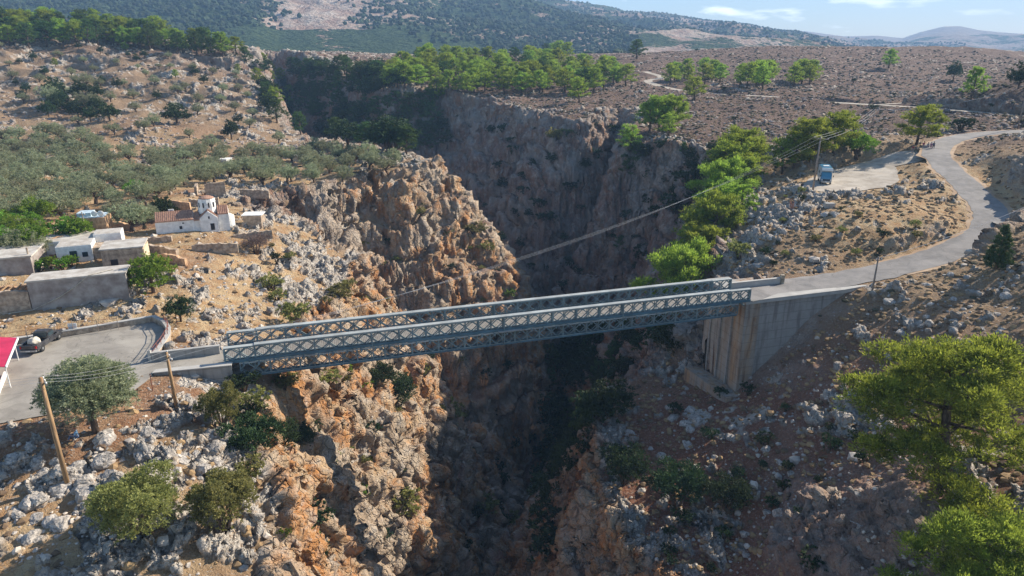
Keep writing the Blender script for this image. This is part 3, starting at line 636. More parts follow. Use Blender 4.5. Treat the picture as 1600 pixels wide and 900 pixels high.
for side, y0 in ((0, -.22), (1, BWD-.22)):
    for k in range(21): link('truss_panel', pm, br, (k*PN, y0, .14))
    for k in range(20): link('truss_panel', pm, br, (k*PN+PN*.45, y0, -1.62))
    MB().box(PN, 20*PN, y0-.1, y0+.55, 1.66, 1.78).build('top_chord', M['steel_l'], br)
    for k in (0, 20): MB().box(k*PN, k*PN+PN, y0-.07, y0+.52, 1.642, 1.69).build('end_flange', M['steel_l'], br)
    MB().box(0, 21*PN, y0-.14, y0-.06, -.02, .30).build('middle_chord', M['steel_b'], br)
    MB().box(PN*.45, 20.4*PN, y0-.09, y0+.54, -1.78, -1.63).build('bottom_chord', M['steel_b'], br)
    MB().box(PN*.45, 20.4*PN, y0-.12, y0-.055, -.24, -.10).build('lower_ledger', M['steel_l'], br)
    for k in (0, 5, 10, 15, 20):
        MB().box(k*PN-.06+.03, k*PN+.09, y0-.2, y0-.13, -1.6 if 0 < k < 20 else -.05, 1.62).build('vertical_post', M['steel'], br)
MB().box(-.15, 21*PN+.3, .45, BWD-.45, -.10, .07).build('deck', M['deck'], br)
for y0 in (.5, BWD-.62): MB().box(0, 21*PN, y0, y0+.12, .072, .2).build('kerb_beam', M['steel_l'], br)
tm = MB().box(-.07, .07, -.75, BWD+.75, -.36, -.12).mesh('transom', M['steel'])
for k in range(1, 42): link('transom', tm, br, (k*PN/2+.3, 0, 0))
mb = MB()
for k in range(5): mb.box(.2, 20.6*PN, .6+k*.78-.05, .6+k*.78+.05, -.118, -.102)
mb.build('stringers', M['steel'], br)
MB().box(9.75*PN, 10.7*PN, -.75, -.36, -.02, .04).build('walkway_board', M['conc_l'], br)
for x in (.02, 21*PN-.1):
    for y0 in (-.22, BWD-.22): MB().box(x, x+.1, y0-.06, y0+.5, -.12, 1.66).build('end_post', M['steel'], br)
# right abutment
ab = empty('concrete_abutment', (31.9, 83.9, -13.5), 0, label='tall rust-stained concrete abutment under the right end of the bridge', cat='abutment')
def loc_(a, c): q = BA+BU*a+BN*c; return (float(q[0]), float(q[1]))
def childmb(mb, name, m, par):
    mb.v = [(v[0]-par.location.x, v[1]-par.location.y, v[2]-par.location.z) for v in mb.v]; return mb.build(name, m, par)
cF = loc_(63.25, -.1); cB = loc_(63.25, 9.2)
wl = [Wz(1181, 467, 0)[:2], Wz(1250, 459.5, 0)[:2], Wz(1318, 452.5, 0)[:2]]
wl3 = (51.6, 89.9)
e2 = (wl[2][0]+6, wl[2][1]+2.0)
childmb(MB().prism([loc_(63.3, 1.7), cB, loc_(75, 9.2), loc_(66, 1.7)], -17, -.45), 'front_wall', M['conc_o'], ab)
childmb(MB().prism([loc_(63.1, .05), loc_(63.1, 1.7), loc_(65.4, 1.7), loc_(65.4, .05)], -17, -.45), 'corner_column', M['conc_o'], ab)
childmb(MB().prism([loc_(65.3, .25), loc_(65.3, 1.0), (wl3[0]-.25, wl3[1]+.7), wl3, (wl[2][0]-.02, wl[2][1]+.1)], -17, [-.45, -.45, -.2, -.2, -.4]), 'wing_wall', M['conc'], ab)
childmb(MB().prism([loc_(62.9, -.2), loc_(62.9, 9.3), loc_(66.5, 9.3), loc_(66.5, 1.2), (wl3[0]-.35, wl3[1]+.9), (wl3[0], wl3[1]-.2), (wl[2][0], wl[2][1]-.2)], -.45, [.02]*5+[.2, .06]), 'cap_slab', M['conc_l'], ab)
mb = MB()
for k in range(3): q = 2.6+k*2.4; mb.prism([loc_(63.05, q), loc_(63.05, q+.28), loc_(63.3, q+.28), loc_(63.3, q)], -16.5, -.6)
childmb(mb, 'buttress_rib', M['conc'], ab)
childmb(MB().prism([loc_(60.9, -1.2), loc_(60.9, 9.5), loc_(63.3, 9.5), loc_(63.3, -1.2)], -17, [-13.2, -13.6, -13.6, -13.2]).prism([loc_(63.3, -1.2), loc_(63.3, .1), loc_(69.5, .35), loc_(69.5, -.9)], -17, [-13.2, -13.2, -10.8, -10.8]), 'footing', M['conc_o'], ab)
# left abutment wall
la = empty('retaining_wall', (-32, 62.6, -3), 0, label='grey concrete retaining wall under the left end of the bridge', cat='retaining wall')
w0 = Wz(240, 583, .12)[:2]; w1 = Wz(361, 571, .12)[:2]
childmb(MB().prism([tuple(w0), tuple(w1), (w1[0]-.2, w1[1]+.6), (w0[0]-.1, w0[1]+.6)], -4.5, .12), 'wall', M['conc'], la)
childmb(MB().prism([tuple(w1+np.array([-.02, .01])), (w1[0]-.02+1.2, w1[1]+6.4), (w1[0]-1.0, w1[1]+6.4), (w1[0]-.7, w1[1]+.4)], -6, -1.75), 'bridge_seat', M['conc'], la)
childmb(MB().prism([(w0[0]-.1, w0[1]-.12), (w1[0]+.08, w1[1]-.12), (w1[0]-.1, w1[1]+.7), (w0[0]-.1, w0[1]+.7)], .121, .22), 'coping', M['conc_l'], la)
def parapet(name, a, b_, h, th, m, label):
    a = np.array(a); b_ = np.array(b_); d = (b_-a)/np.linalg.norm(b_-a); n_ = np.array([-d[1], d[0]])*th
    e = empty(name, (a[0], a[1], 0), 0, label=label, cat='parapet')
    childmb(MB().prism([tuple(a), tuple(b_), tuple(b_+n_), tuple(a+n_)], -1.2, h), 'wall', m, e)
    n2 = n_/th*(th+.08); o = -n_/th*.04
    childmb(MB().prism([tuple(a+o-d*.05), tuple(b_+o+d*.05), tuple(b_+o+n2+d*.05), tuple(a+o+n2-d*.05)], h, h+.08), 'coping', M['conc_l'], e); return e
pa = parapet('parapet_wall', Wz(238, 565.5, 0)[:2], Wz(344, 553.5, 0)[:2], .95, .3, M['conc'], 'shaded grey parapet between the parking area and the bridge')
MB().box(-.16, .16, -.16, .16, 0, 1.25).build('end_post', M['conc_l'], pa, loc=(-.2, .15, 0))
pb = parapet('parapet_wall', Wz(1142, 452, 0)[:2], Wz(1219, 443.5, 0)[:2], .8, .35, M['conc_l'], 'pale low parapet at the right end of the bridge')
q = Wz(1221, 443, 0)-np.array([pb.location.x, pb.location.y, 0]); MB().box(-.25, .25, -.3, .3, -1, 1.3).build('end_pillar', simple('rough_pillar_stone', (.46, .38, .28), .9, .4, 2, bmp=.5), pb, loc=tuple(q))
# ------------------------------------------------------------------ foliage
def leaf_mat(name, dark, light, sc=1.2, trans=.35, tip=None):
    m = bpy.data.materials.new(name); m.use_nodes = True; t = m.node_tree; b = t.nodes['Principled BSDF']; o = t.nodes['Material Output']
    v = objc(t); n = noise(t, sc, 4, .6, v); n2 = noise(t, sc*6, 2, .5, v); r = nd(t, 'ShaderNodeObjectInfo').outputs['Random']
    c = mixc(t, rng(t, n, .35, .65), dark, light); c = mixc(t, rng(t, n2, .45, .75, 0, .6), c, tip or tuple(q*1.5 for q in light))
    h = nd(t, 'ShaderNodeHueSaturation'); t.links.new(c, h.inputs['Color']); t.links.new(mth(t, 'ADD', mth(t, 'MULTIPLY', r, .45), .82), h.inputs['Value'])
    t.links.new(mth(t, 'ADD', mth(t, 'MULTIPLY', r, .05), .472), h.inputs['Hue'])
    t.links.new(h.outputs[0], b.inputs['Base Color']); b.inputs['Roughness'].default_value = .7; b.inputs['Specular IOR Level'].default_value = .2
    tr = nd(t, 'ShaderNodeBsdfTranslucent'); t.links.new(h.outputs[0], tr.inputs['Color']); mx = nd(t, 'ShaderNodeMixShader'); mx.inputs[0].default_value = trans
    t.links.new(b.outputs[0], mx.inputs[1]); t.links.new(tr.outputs[0], mx.inputs[2]); t.links.new(mx.outputs[0], o.inputs['Surface']); return m
M['olive'] = leaf_mat('olive_leaves', (.16, .18, .09), (.34, .36, .22), 1.0, .42, (.34, .37, .23))
M['olive_y'] = leaf_mat('yellowish_olive_leaves', (.14, .15, .04), (.30, .29, .09), 1.0, .35, (.42, .41, .16))
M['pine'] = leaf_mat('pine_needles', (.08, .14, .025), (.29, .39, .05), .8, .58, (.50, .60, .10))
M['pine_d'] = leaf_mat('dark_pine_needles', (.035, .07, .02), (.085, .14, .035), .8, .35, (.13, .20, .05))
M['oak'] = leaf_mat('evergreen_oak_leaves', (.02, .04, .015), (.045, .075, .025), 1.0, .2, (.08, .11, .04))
M['lime'] = leaf_mat('bright_green_leaves', (.08, .16, .02), (.20, .33, .04), 1.0, .45, (.32, .44, .07))
M['fir'] = leaf_mat('cypress_foliage', (.03, .06, .02), (.075, .125, .04), 1.3, .25, (.12, .18, .06))
M['twig'] = leaf_mat('bare_twigs', (.14, .10, .08), (.24, .18, .14), 1.3, .1, (.3, .24, .2))
M['bark'] = simple('grey_brown_bark', (.15, .105, .075), .9, .5, 4, bmp=.6, stretch=(1, 1, .3))
def quads(C, D, ln, wd, rs):
    "leaf blades: centre C, direction D, length, width"
    n = len(C); r = rs.normal(size=(n, 3)); S = np.cross(D, r); S /= np.linalg.norm(S, axis=1)[:, None]+1e-9
    ln = np.asarray(ln).reshape(-1, 1)*np.ones((n, 1)); wd = np.asarray(wd).reshape(-1, 1)*np.ones((n, 1))
    V = np.stack([C-D*ln/2, C+S*wd/2+D*ln*.08, C+D*ln/2, C-S*wd/2+D*ln*.08], 1).reshape(-1, 3)
    return V, np.arange(4*n).reshape(n, 4)
def cloud(blobs, n, ln, wd, seed, up=.3, shell=.55, jit=.9, per=16, tr=.05):
    "leaves in tufts spread through the volume of ellipsoid clumps; blobs rows: x y z rx ry rz"
    rs = np.random.RandomState(seed); B = np.asarray(blobs, float); w = (B[:, 3]*B[:, 4]*B[:, 5])**.62; w /= w.sum()
    nt_ = max(1, n//per); k = rs.choice(len(B), nt_, p=w); d = rs.normal(size=(nt_, 3)); d[:, 2] = np.where(d[:, 2] < -.4, -d[:, 2], d[:, 2]); d /= np.linalg.norm(d, axis=1)[:, None]
    r = 1-(1-shell)*rs.uniform(0, 1, nt_)**1.6; T = B[k, :3]+d*r[:, None]*B[k, 3:]
    ext = np.ptp(B[:, :2], axis=0).mean()+B[:, 3].mean(); q = np.repeat(np.arange(nt_), per); m_ = len(q)
    o = rs.normal(size=(m_, 3)); s = ext*tr*rs.uniform(.5, 1.3, nt_)[q]
    C = T[q]+o*s[:, None]*np.array([1, 1, .8])*.6
    D = d[q]*.8+o*.8+np.array([0, 0, up])+.4*jit*rs.normal(size=(m_, 3)); D /= np.linalg.norm(D, axis=1)[:, None]
    return quads(C, D, ln*rs.uniform(.6, 1.4, m_), wd*rs.uniform(.6, 1.4, m_), rs)
def crown_mesh(name, V, Fq, m): return np_mesh(name, V, Fq, False, [m])
def subclumps(blobs, k, s, rs, low=-.3):
    out = []
    for b in blobs:
        for _ in range(k):
            d = rs.normal(size=3); d /= np.linalg.norm(d); d[2] = max(d[2], low)
            q = s*rs.uniform(.6, 1.3); out.append([b[0]+d[0]*b[3]*.8, b[1]+d[1]*b[4]*.8, b[2]+d[2]*b[5]*.8, b[3]*q, b[4]*q, b[5]*q*.85])
    return out
LIB = {}
def make_tree(kind, name, H, R, seed, n, ln, wd, leaf, tr_=.05, per=16):
    "tree of height H and crown radius R; returns (trunk mesh, crown mesh)"
    rs = np.random.RandomState(seed); blobs = []; mb = MB(); tr = .028*H+.05
    if kind == 'olive':
        h0 = H*.2; lean = rs.uniform(-.1, .1, 2)*H; mb.tube([(0, 0, -.6), (lean[0]*.3, lean[1]*.3, h0*.6), (lean[0]*.7, lean[1]*.7, h0*1.1)], [tr*2.0, tr*1.5, tr*1.3], 8)
        for i in range(9):
            a = i*.7+rs.uniform(0, .6); q = R*rs.uniform(.4, .66); z = H*rs.uniform(.36, .66); e = (lean[0]+q*math.cos(a), lean[1]+q*math.sin(a), z)
            mb.tube([(lean[0]*.7, lean[1]*.7, h0), ((lean[0]*.7+e[0])/2, (lean[1]*.7+e[1])/2, (h0+z)/2+.2), e], [tr*.8, tr*.5, tr*.15], 5)
            blobs.append([*e, R*rs.uniform(.38, .52), R*rs.uniform(.38, .52), H*rs.uniform(.2, .28)])
        blobs.append([lean[0], lean[1], H*.74, R*.5, R*.5, H*.25]); blobs += subclumps(blobs, 4, .42, rs)
        V, Fq = cloud(blobs, n, ln, wd, seed+1, .3, .5, .9, per, tr_)
    elif kind == 'oak':
        mb.tube([(0, 0, -.5), (0, 0, H*.35), (.1, 0, H*.7)], [tr*1.2, tr, tr*.4], 6)
        for i in range(6):
            a = i*1.05; q = R*.42; blobs.append([q*math.cos(a), q*math.sin(a), H*rs.uniform(.32, .60), R*.55, R*.55, H*.27])
        blobs.append([0, 0, H*.68, R*.6, R*.6, H*.3]); blobs.append([0, 0, H*.34, R*.82, R*.82, H*.26]); blobs += subclumps(blobs, 4, .36, rs, -.1)
        if name == 'olive_tree':
            for q in blobs: q[2] = q[2]*.78+H*.20
        V, Fq = cloud(blobs, n, ln, wd, seed+1, .2, .55, .9, per, tr_)
    elif kind == 'pine':
        bend = rs.uniform(-.08, .08, 2)*H; P = [(0, 0, -.8), (bend[0]*.3, bend[1]*.3, H*.35), (bend[0], bend[1], H*.7), (bend[0]*1.2, bend[1]*1.2, H*.95)]
        mb.tube(P, [tr*1.1, tr*.85, tr*.5, tr*.12], 7); nb = 17
        for i in range(nb):
            f = i/(nb-1); z0 = H*(.16+.7*f); a = i*2.4+rs.uniform(-.3, .3); rr_ = R*(1.0-.25*abs(f-.3)-.62*max(0, f-.35)**1.0)*rs.uniform(.72, 1.1)
            bx, by = bend*(z0/H); e = (bx+rr_*math.cos(a), by+rr_*math.sin(a), z0+H*.08+.1*rr_)
            mb.tube([(bx, by, z0-.02*H), ((bx+e[0])/2, (by+e[1])/2, (z0+e[2])/2+.1), e], [tr*.35, tr*.22, tr*.07], 4)
            for s in (.5, .78, 1.0):
                pr = R*(.30-.08*s)*rs.uniform(.8, 1.25); blobs.append([bx+(e[0]-bx)*s+rs.uniform(-.1, .1)*R, by+(e[1]-by)*s+rs.uniform(-.1, .1)*R, z0+(e[2]-z0)*s+.03*H*rs.uniform(-1, 1.5), pr, pr, pr*.62])
        blobs.append([bend[0]*1.2, bend[1]*1.2, H*.93, R*.25, R*.25, H*.07]); blobs += subclumps(blobs, 2, .5, rs)
        V, Fq = cloud(blobs, n, ln, wd, seed+1, .9, .35, .8, per, tr_)
    elif kind == 'fir':
        mb.tube([(0, 0, -.5), (0, 0, H*.95)], [tr, tr*.1], 6)
        for i in range(46):
            f = (i+.5)/46; z = H*(.06+.9*f); q = R*(1-f)**.75*rs.uniform(.55, 1.05); a = i*2.4; s = R*.30*(1-f*.6); blobs.append([q*.72*math.cos(a), q*.72*math.sin(a), z, s, s, s*.8])
        V, Fq = cloud(blobs, n, ln, wd, seed+1, .9, .3, .7)
    else:   # bush: many stems from the ground
        for i in range(6):
            a = i*1.05+rs.uniform(0, .5); q = R*rs.uniform(.3, .6); e = (q*math.cos(a), q*math.sin(a), H*rs.uniform(.45, .7)); mb.tube([(0, 0, -.4), (e[0]*.5, e[1]*.5, e[2]*.6), e], [.05*R+.02, .03*R+.015, .012], 4)
            blobs.append([*e, R*rs.uniform(.36, .5), R*rs.uniform(.36, .5), H*rs.uniform(.22, .32)])
        blobs.append([0, 0, H*.35, R*.75, R*.75, H*.32]); blobs += subclumps(blobs, 3, .45, rs, 0)
        V, Fq = cloud(blobs, n, ln, wd, seed+1, .5, .45, .9, per, tr_)
    return mb.mesh(name+'_trunk', M['bark'], True), crown_mesh(name+'_crown', V, Fq, M[leaf]), H, R
def lib(key, *a):
    LIB[key] = make_tree(*a)
for i in range(4): lib('olive%d' % i, 'olive', 'olive_tree', 5, 2.9, 10+i, 4200, .30, .10, 'olive')
for i in range(4): lib('pine%d' % i, 'pine', 'pine_tree', 9, 3.8, 20+i, 5600, .42, .17, 'pine')
for i in range(2): lib('pined%d' % i, 'pine', 'pine_tree', 9, 3.6, 30+i, 4000, .46, .16, 'pine_d')
for i in range(3): lib('oak%d' % i, 'oak', 'oak_tree', 5, 2.9, 40+i, 4200, .30, .16, 'oak')
for i in range(3): lib('bush%d' % i, 'bush', 'shrub', 2, 1.4, 50+i, 1500, .22, .10, 'oak')
for i in range(2): lib('ybush%d' % i, 'bush', 'shrub', 2, 1.4, 60+i, 1700, .22, .09, 'olive_y')
for i in range(2): lib('gbush%d' % i, 'bush', 'shrub', 2, 1.4, 64+i, 1700, .22, .10, 'lime')
lib('lime0', 'oak', 'fig_tree', 5, 3.2, 70, 5200, .30, .17, 'lime'); lib('lime1', 'olive', 'broadleaf_tree', 5, 3.2, 71, 5200, .28, .15, 'lime')
lib('nolive', 'oak', 'olive_tree', 6.6, 3.5, 80, 60000, .19, .07, 'olive', .03, 20); lib('nshrub', 'bush', 'olive_shrub', 5, 3.3, 81, 40000, .17, .06, 'olive_y', .03, 20); lib('nshrub1', 'bush', 'olive_shrub', 4.4, 2.3, 82, 24000, .17, .06, 'olive_y', .03, 20)
lib('npine', 'pine', 'pine_tree', 13, 7.4, 84, 90000, .27, .07, 'pine', .024, 30); lib('npine1', 'pine', 'pine_tree', 10, 6.0, 88, 70000, .26, .07, 'pine', .026, 30)
lib('mpine', 'pine', 'pine_tree', 9, 5.8, 86, 28000, .32, .11, 'pine', .032, 20); lib('mpine1', 'pine', 'pine_tree', 9, 4.8, 87, 18000, .34, .12, 'pine', .036, 18)
lib('fir', 'fir', 'cypress_tree', 6.2, 2.5, 90, 16000, .26, .06, 'fir'); lib('bare', 'bush', 'bare_shrub', 3, 2.4, 91, 5000, .35, .025, 'twig')
lib('dshrub', 'bush', 'shrub', 4, 2.4, 92, 9000, .20, .085, 'oak')
placed = []
def plant(key, p, h, name, label, cat, group=None, wide=1.0, rs=random.Random(5)):
    tm, cm, H, R = LIB[key]; s = h/H; e = empty(name, tuple(p), rs.uniform(0, 6.28), label=label, cat=cat, group=group); e.scale = (s*wide, s*wide, s)
    link('stems' if 'bush' in key or 'shrub' in key or key == 'bare' else 'trunk', tm, e); link('crown', cm, e); placed.append((p[0], p[1])); return e
rnd = random.Random(11)
def poly_px(P, n, fn, gap=0, tries=30):
    P = np.array(P, float); k = 0; lo, hi = P.min(0), P.max(0); own = []
    for _ in range(n*tries):
        if k >= n: break
        q = (rnd.uniform(lo[0], hi[0]), rnd.uniform(lo[1], hi[1]))
        if not inside(np.array([q[0]]), np.array([q[1]]), P)[0]: continue
        h = HIT(*q)
        if h is None or PV[min(NR-1, np.searchsorted(rr, math.hypot(h.x, h.y))), min(NA-1, np.searchsorted(az, math.atan2(h.x, h.y)))] > .02: continue
        if gap and any((h.x-a)**2+(h.y-b)**2 < gap*gap for a, b in placed): continue
        fn(h); k += 1
    return k
def at(px, py):
    h = HIT(px, py); return h
# --- single trees first
S = [('nolive', 150, 676, 6.9, 'olive_tree', 'big grey-green olive tree standing alone beside the paved parking area', 'olive tree', 1.12),
     ('npine', 1462, 775, 13.6, 'pine_tree', 'largest bright green pine in the right foreground, tall and wide with a dark trunk', 'pine tree', 1.16),
     ('fir', 1556, 420, 6.0, 'cypress_tree', 'dense conical dark green conifer beside the road bend', 'conifer', .95),
     ('lime0', 240, 458, 5.4, 'fig_tree', 'bright green round tree at the end of the long grey stone wall', 'tree', 1.0),
     ('oak0', 283, 503, 3.6, 'carob_tree', 'small dark green tree behind the curved parking wall', 'tree', 1.0),
     ('bare', 402, 398, 3.6, 'bare_shrub', 'leafless brown shrub on the rocky spur below the church', 'shrub', 1.0),
     ('lime1', 214, 310, 3.6, 'almond_tree', 'small bright green tree among the grey olives above the church', 'tree', 1.0),
     ('oak0', 172, 190, 6.0, 'oak_tree', 'round dark green tree on the open terraces of the left hill', 'tree', 1.15),
     ('oak1', 277, 194, 7.0, 'oak_tree', 'broad dark green tree throwing a long shadow on the left terraces', 'tree', 1.35),
     ('oak2', 362, 218, 6.4, 'oak_tree', 'upright dark tree at the foot of the left hill near the gorge', 'tree', .9),
     ('mpine1', 1432, 226, 8.6, 'pine_tree', 'umbrella shaped pine leaning beside the walkers on the road', 'pine tree', 1.15),
     ('lime1', 1337, 249, 6.6, 'carob_tree', 'yellow-green round tree behind the gravel lay-by', 'tree', 1.1),
     ('pine2', 1516, 158, 9.5, 'pine_tree', 'pale green tree growing between the two far roads', 'tree', .85),
     ('oak2', 1489, 126, 8.5, 'oak_tree', 'small dark round tree alone on the far hillside', 'tree', .8),
     ('oak1', 1591, 139, 8.0, 'oak_tree', 'dark round tree above the track at the right edge', 'tree', .9),
     ('pine1', 1388, 107, 10, 'pine_tree', 'solitary green tree halfway up the far hill', 'tree', 1.1),
     ('pined0', 1330, 72, 8, 'pine_tree', 'tiny lone tree on the skyline of the far hill', 'tree', 1.1),
     ('pined1', 995, 92, 12, 'pine_tree', 'flat topped dark pine alone on the skyline of the plateau', 'pine tree', 1.3),
     ('pine0', 905, 161, 9.5, 'pine_tree', 'isolated pine on the bare rim in front of the plateau wood', 'pine tree', 1.1),
     ('pine3', 1085, 157, 8.5, 'pine_tree', 'flat spreading pine beside the far road', 'pine tree', 1.35),
     ('bush1', 1500, 205, 3.6, 'shrub', 'wide dark shrub beside the upper bend of the road', 'shrub', 1.7)]
for k, px, py, h, nm, lb, ct_, w in S:
    q = at(px, py)
    if q is not None: plant(k, q, h, nm, lb, ct_, None, w)
def W_(x, y, dz=0): return Vector((x, y, G(x, y)+dz))
q = Wt(1540, 905, 47); plant('npine1', W_(q[0], q[1], -.3), 9.8, 'pine_tree', 'bright green pine cut off by the lower right corner', 'pine tree')
q = at(226, 838); plant('nshrub', q, 5.6, 'olive_shrub', 'large yellow-green shrub among white boulders in the left foreground', 'shrub')
q = at(352, 828); plant('nshrub1', q, 5.2, 'olive_shrub', 'tall yellow-green shrub at the cliff edge beside the large foreground shrub', 'shrub')
q = at(350, 672); plant('nshrub1', q, 4.8, 'olive_shrub', 'slim olive shrub leaning against the left bridge abutment', 'shrub', wide=.8)
# --- pines of the ravine on the right
GP = 'pines growing in the ravine right of the gorge'
for k, x_, y_, h, w in [('mpine1', 35, 118, 9.5, 1.1), ('mpine', 38.5, 126, 11, .9), ('mpine1', 42, 135, 11, 1.1), ('mpine', 45, 143, 11.5, .9), ('mpine1', 48.5, 151, 11, 1.1), ('mpine', 52, 158, 10.5, 1.0), ('mpine1', 56, 166, 10, 1.1), ('pine2', 44, 128, 6, 1.1), ('mpine1', 60, 172, 9.5, 1.1), ('pine3', 37, 133, 9, 1.2), ('pine1', 41, 148, 10, 1.2), ('mpine1', 50, 146, 7, 1.1), ('pine0', 33, 124, 9, 1.2)]:
    plant(k, W_(x_, y_, -.4), h, 'pine_tree', 'green pine on the rocky ravine side right of the gorge', 'pine tree', GP, w)
plant('mpine', W_(29.5, 109, -.4), 14.5, 'pine_tree', 'bright green pine nearest above the right half of the bridge', 'pine tree', None, .78)
for k, px, py, h, w, lb in [
        ('mpine', 1265, 252, 9.0, 1.0, 'broad bright pine behind the utility pole at the lay-by'), ('mpine1', 1302, 240, 9.0, 1.15, 'bright pine behind the yellow-green tree at the lay-by'), ('mpine1', 1240, 262, 8, 1.0, None), ('pine0', 1222, 272, 7.5, 1.1, None),
        ('mpine1', 1030, 203, 10, 1.1, None), ('mpine', 1050, 200, 9.5, .9, None), ('pine2', 1015, 205, 9, 1.1, None), ('pine1', 1045, 215, 7, 1.1, None), ('pine0', 985, 245, 8, 1.1, None), ('pined1', 990, 268, 8, 1.1, None), ('pined0', 980, 290, 7, 1.1, None)]:
    q = at(px, py)
    if q is not None: plant(k, q, h, 'pine_tree', lb or 'green pine on the rocky ravine side right of the gorge', 'pine tree', None if lb else GP, w)
# --- plateau wood, upper left wood, small groups
def wood(poly, n, hs, keys, gap, nm, lb, ct_, grp, wide=(.85, 1.15)):
    return poly_px(poly, n, lambda h: plant(rnd.choice(keys), h, rnd.uniform(*hs), nm, lb, ct_, grp, rnd.uniform(*wide)), gap)
PK = ['pine0', 'pine1', 'pine2', 'pine3', 'pine0', 'pine2', 'pined0']
w1_ = wood([(600,140),(620,110),(660,92),(760,98),(870,100),(985,120),(990,134),(930,146),(840,150),(760,150),(690,168),(610,160)], 105, (8, 11.5), PK, 5.2, 'pine_tree', 'green pine of the wood on the plateau above the gorge', 'pine tree', 'pines of the plateau wood', (.95, 1.3))
w2_ = wood([(-20,72),(-20,40),(180,52),(280,70),(372,84),(368,96),(250,80),(150,72),(60,76)], 85, (8, 12), PK+['pined1', 'pined1'], 5.5, 'pine_tree', 'pine of the wood along the top of the left hill', 'pine tree', 'pines on top of the left hill', (.95, 1.3))
wood([(1020,128),(1050,120),(1140,122),(1145,134),(1100,140),(1040,134)], 12, (8, 10.5), PK, 5, 'pine_tree', 'pine of the small grove beyond the far road', 'pine tree', 'pines of the grove beyond the far road')
wood([(1150,134),(1180,126),(1275,124),(1282,132),(1240,140),(1170,144)], 14, (9, 11), PK, 4.5, 'pine_tree', 'pine of the row right of centre on the far plateau', 'pine tree', 'pines in the row on the far plateau')
wood([(840,88),(895,88),(895,95),(840,95)], 4, (10, 12), PK, 4, 'pine_tree', 'dark pine on the plateau skyline behind the wood', 'pine tree', 'skyline pines behind the wood')
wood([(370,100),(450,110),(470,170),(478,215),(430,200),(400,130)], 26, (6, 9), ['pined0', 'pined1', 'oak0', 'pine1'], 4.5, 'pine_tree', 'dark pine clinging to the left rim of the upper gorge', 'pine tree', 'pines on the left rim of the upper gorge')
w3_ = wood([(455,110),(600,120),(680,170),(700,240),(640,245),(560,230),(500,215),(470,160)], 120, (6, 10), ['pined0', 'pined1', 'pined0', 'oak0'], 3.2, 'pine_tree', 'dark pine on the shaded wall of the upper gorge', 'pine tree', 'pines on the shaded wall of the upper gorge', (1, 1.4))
# --- olives
GO = 'olive trees of the grove'
OK_ = ['olive0', 'olive1', 'olive2', 'olive3']
wood([(-20,225),(120,205),(180,245),(270,250),(330,235),(395,240),(400,262),(380,285),(330,295),(300,290),(240,320),(200,330),(150,335),(100,345),(-20,360)], 125, (3.7, 5.2), OK_, 4.3, 'olive_tree', 'grey-green olive tree of the grove behind the church', 'olive tree', GO, (.95, 1.25))
wood([(395,245),(480,232),(560,248),(640,262),(660,275),(600,285),(540,290),(450,295),(400,290)], 34, (4, 5.5), OK_, 4.2, 'olive_tree', 'grey-green olive tree on the spur above the shaded cliff', 'olive tree', 'olive trees on the spur')
wood([(60,150),(120,120),(240,130),(420,180),(440,225),(330,225),(200,215),(90,200)], 30, (3, 4.6), OK_+['oak1'], 8, 'olive_tree', 'scattered small olive tree on the stony terraces of the left hill', 'olive tree', 'scattered trees on the terraces')
wood([(80,150),(110,130),(150,140),(160,190),(110,205),(70,180)], 14, (5, 7), ['oak0', 'oak1', 'oak2', 'olive1'], 4, 'oak_tree', 'dark tree of the clump running down the left hillside', 'tree', 'dark clump on the left hillside')
wood([(0,60),(360,95),(440,170),(250,130),(0,170)], 48, (2.5, 4.5), ['olive0', 'olive2', 'oak1', 'pine1'], 9, 'small_tree', 'small tree dotted over the upper left hillside', 'tree', 'small trees of the upper left hillside')
wood([(-10,360),(60,350),(70,405),(-10,412)], 12, (3.5, 5.5), ['lime0', 'lime1', 'olive1'], 2.6, 'garden_tree', 'green garden tree behind the flat village roofs', 'tree', 'garden trees of the village')
for px, py, h in ((110, 378, 4), (125, 380, 4.2)): plant('lime0', at(px, py), h, 'garden_tree', 'bright green garden tree right behind the white house', 'tree', 'bright garden trees behind the white house')
for px, py, h in ((205, 362, 5.2), (190, 352, 5), (225, 358, 4.6)): plant('olive1', at(px, py), h, 'olive_tree', 'dark olive tree at the left end of the church', 'olive tree', 'olives left of the church')
for px, py, h in ((250, 345, 4.2), (262, 343, 4)): plant('oak2', at(px, py), h, 'garden_tree', 'dark green tree behind the tiled church roof', 'tree', 'trees behind the church')
for px, py in ((62, 425), (80, 420), (98, 424), (112, 418)): plant('gbush0', at(px, py), 1.9, 'vine', 'green vine bush in the courtyard between the long grey house and the white house', 'vine', 'vines of the courtyard')
for px, py in ((12, 372), (30, 384), (5, 400), (50, 396)): plant('lime1', at(px, py), 4.4, 'garden_tree', 'yellow-green tree at the left edge above the flat concrete roof', 'tree', 'garden trees at the left edge')
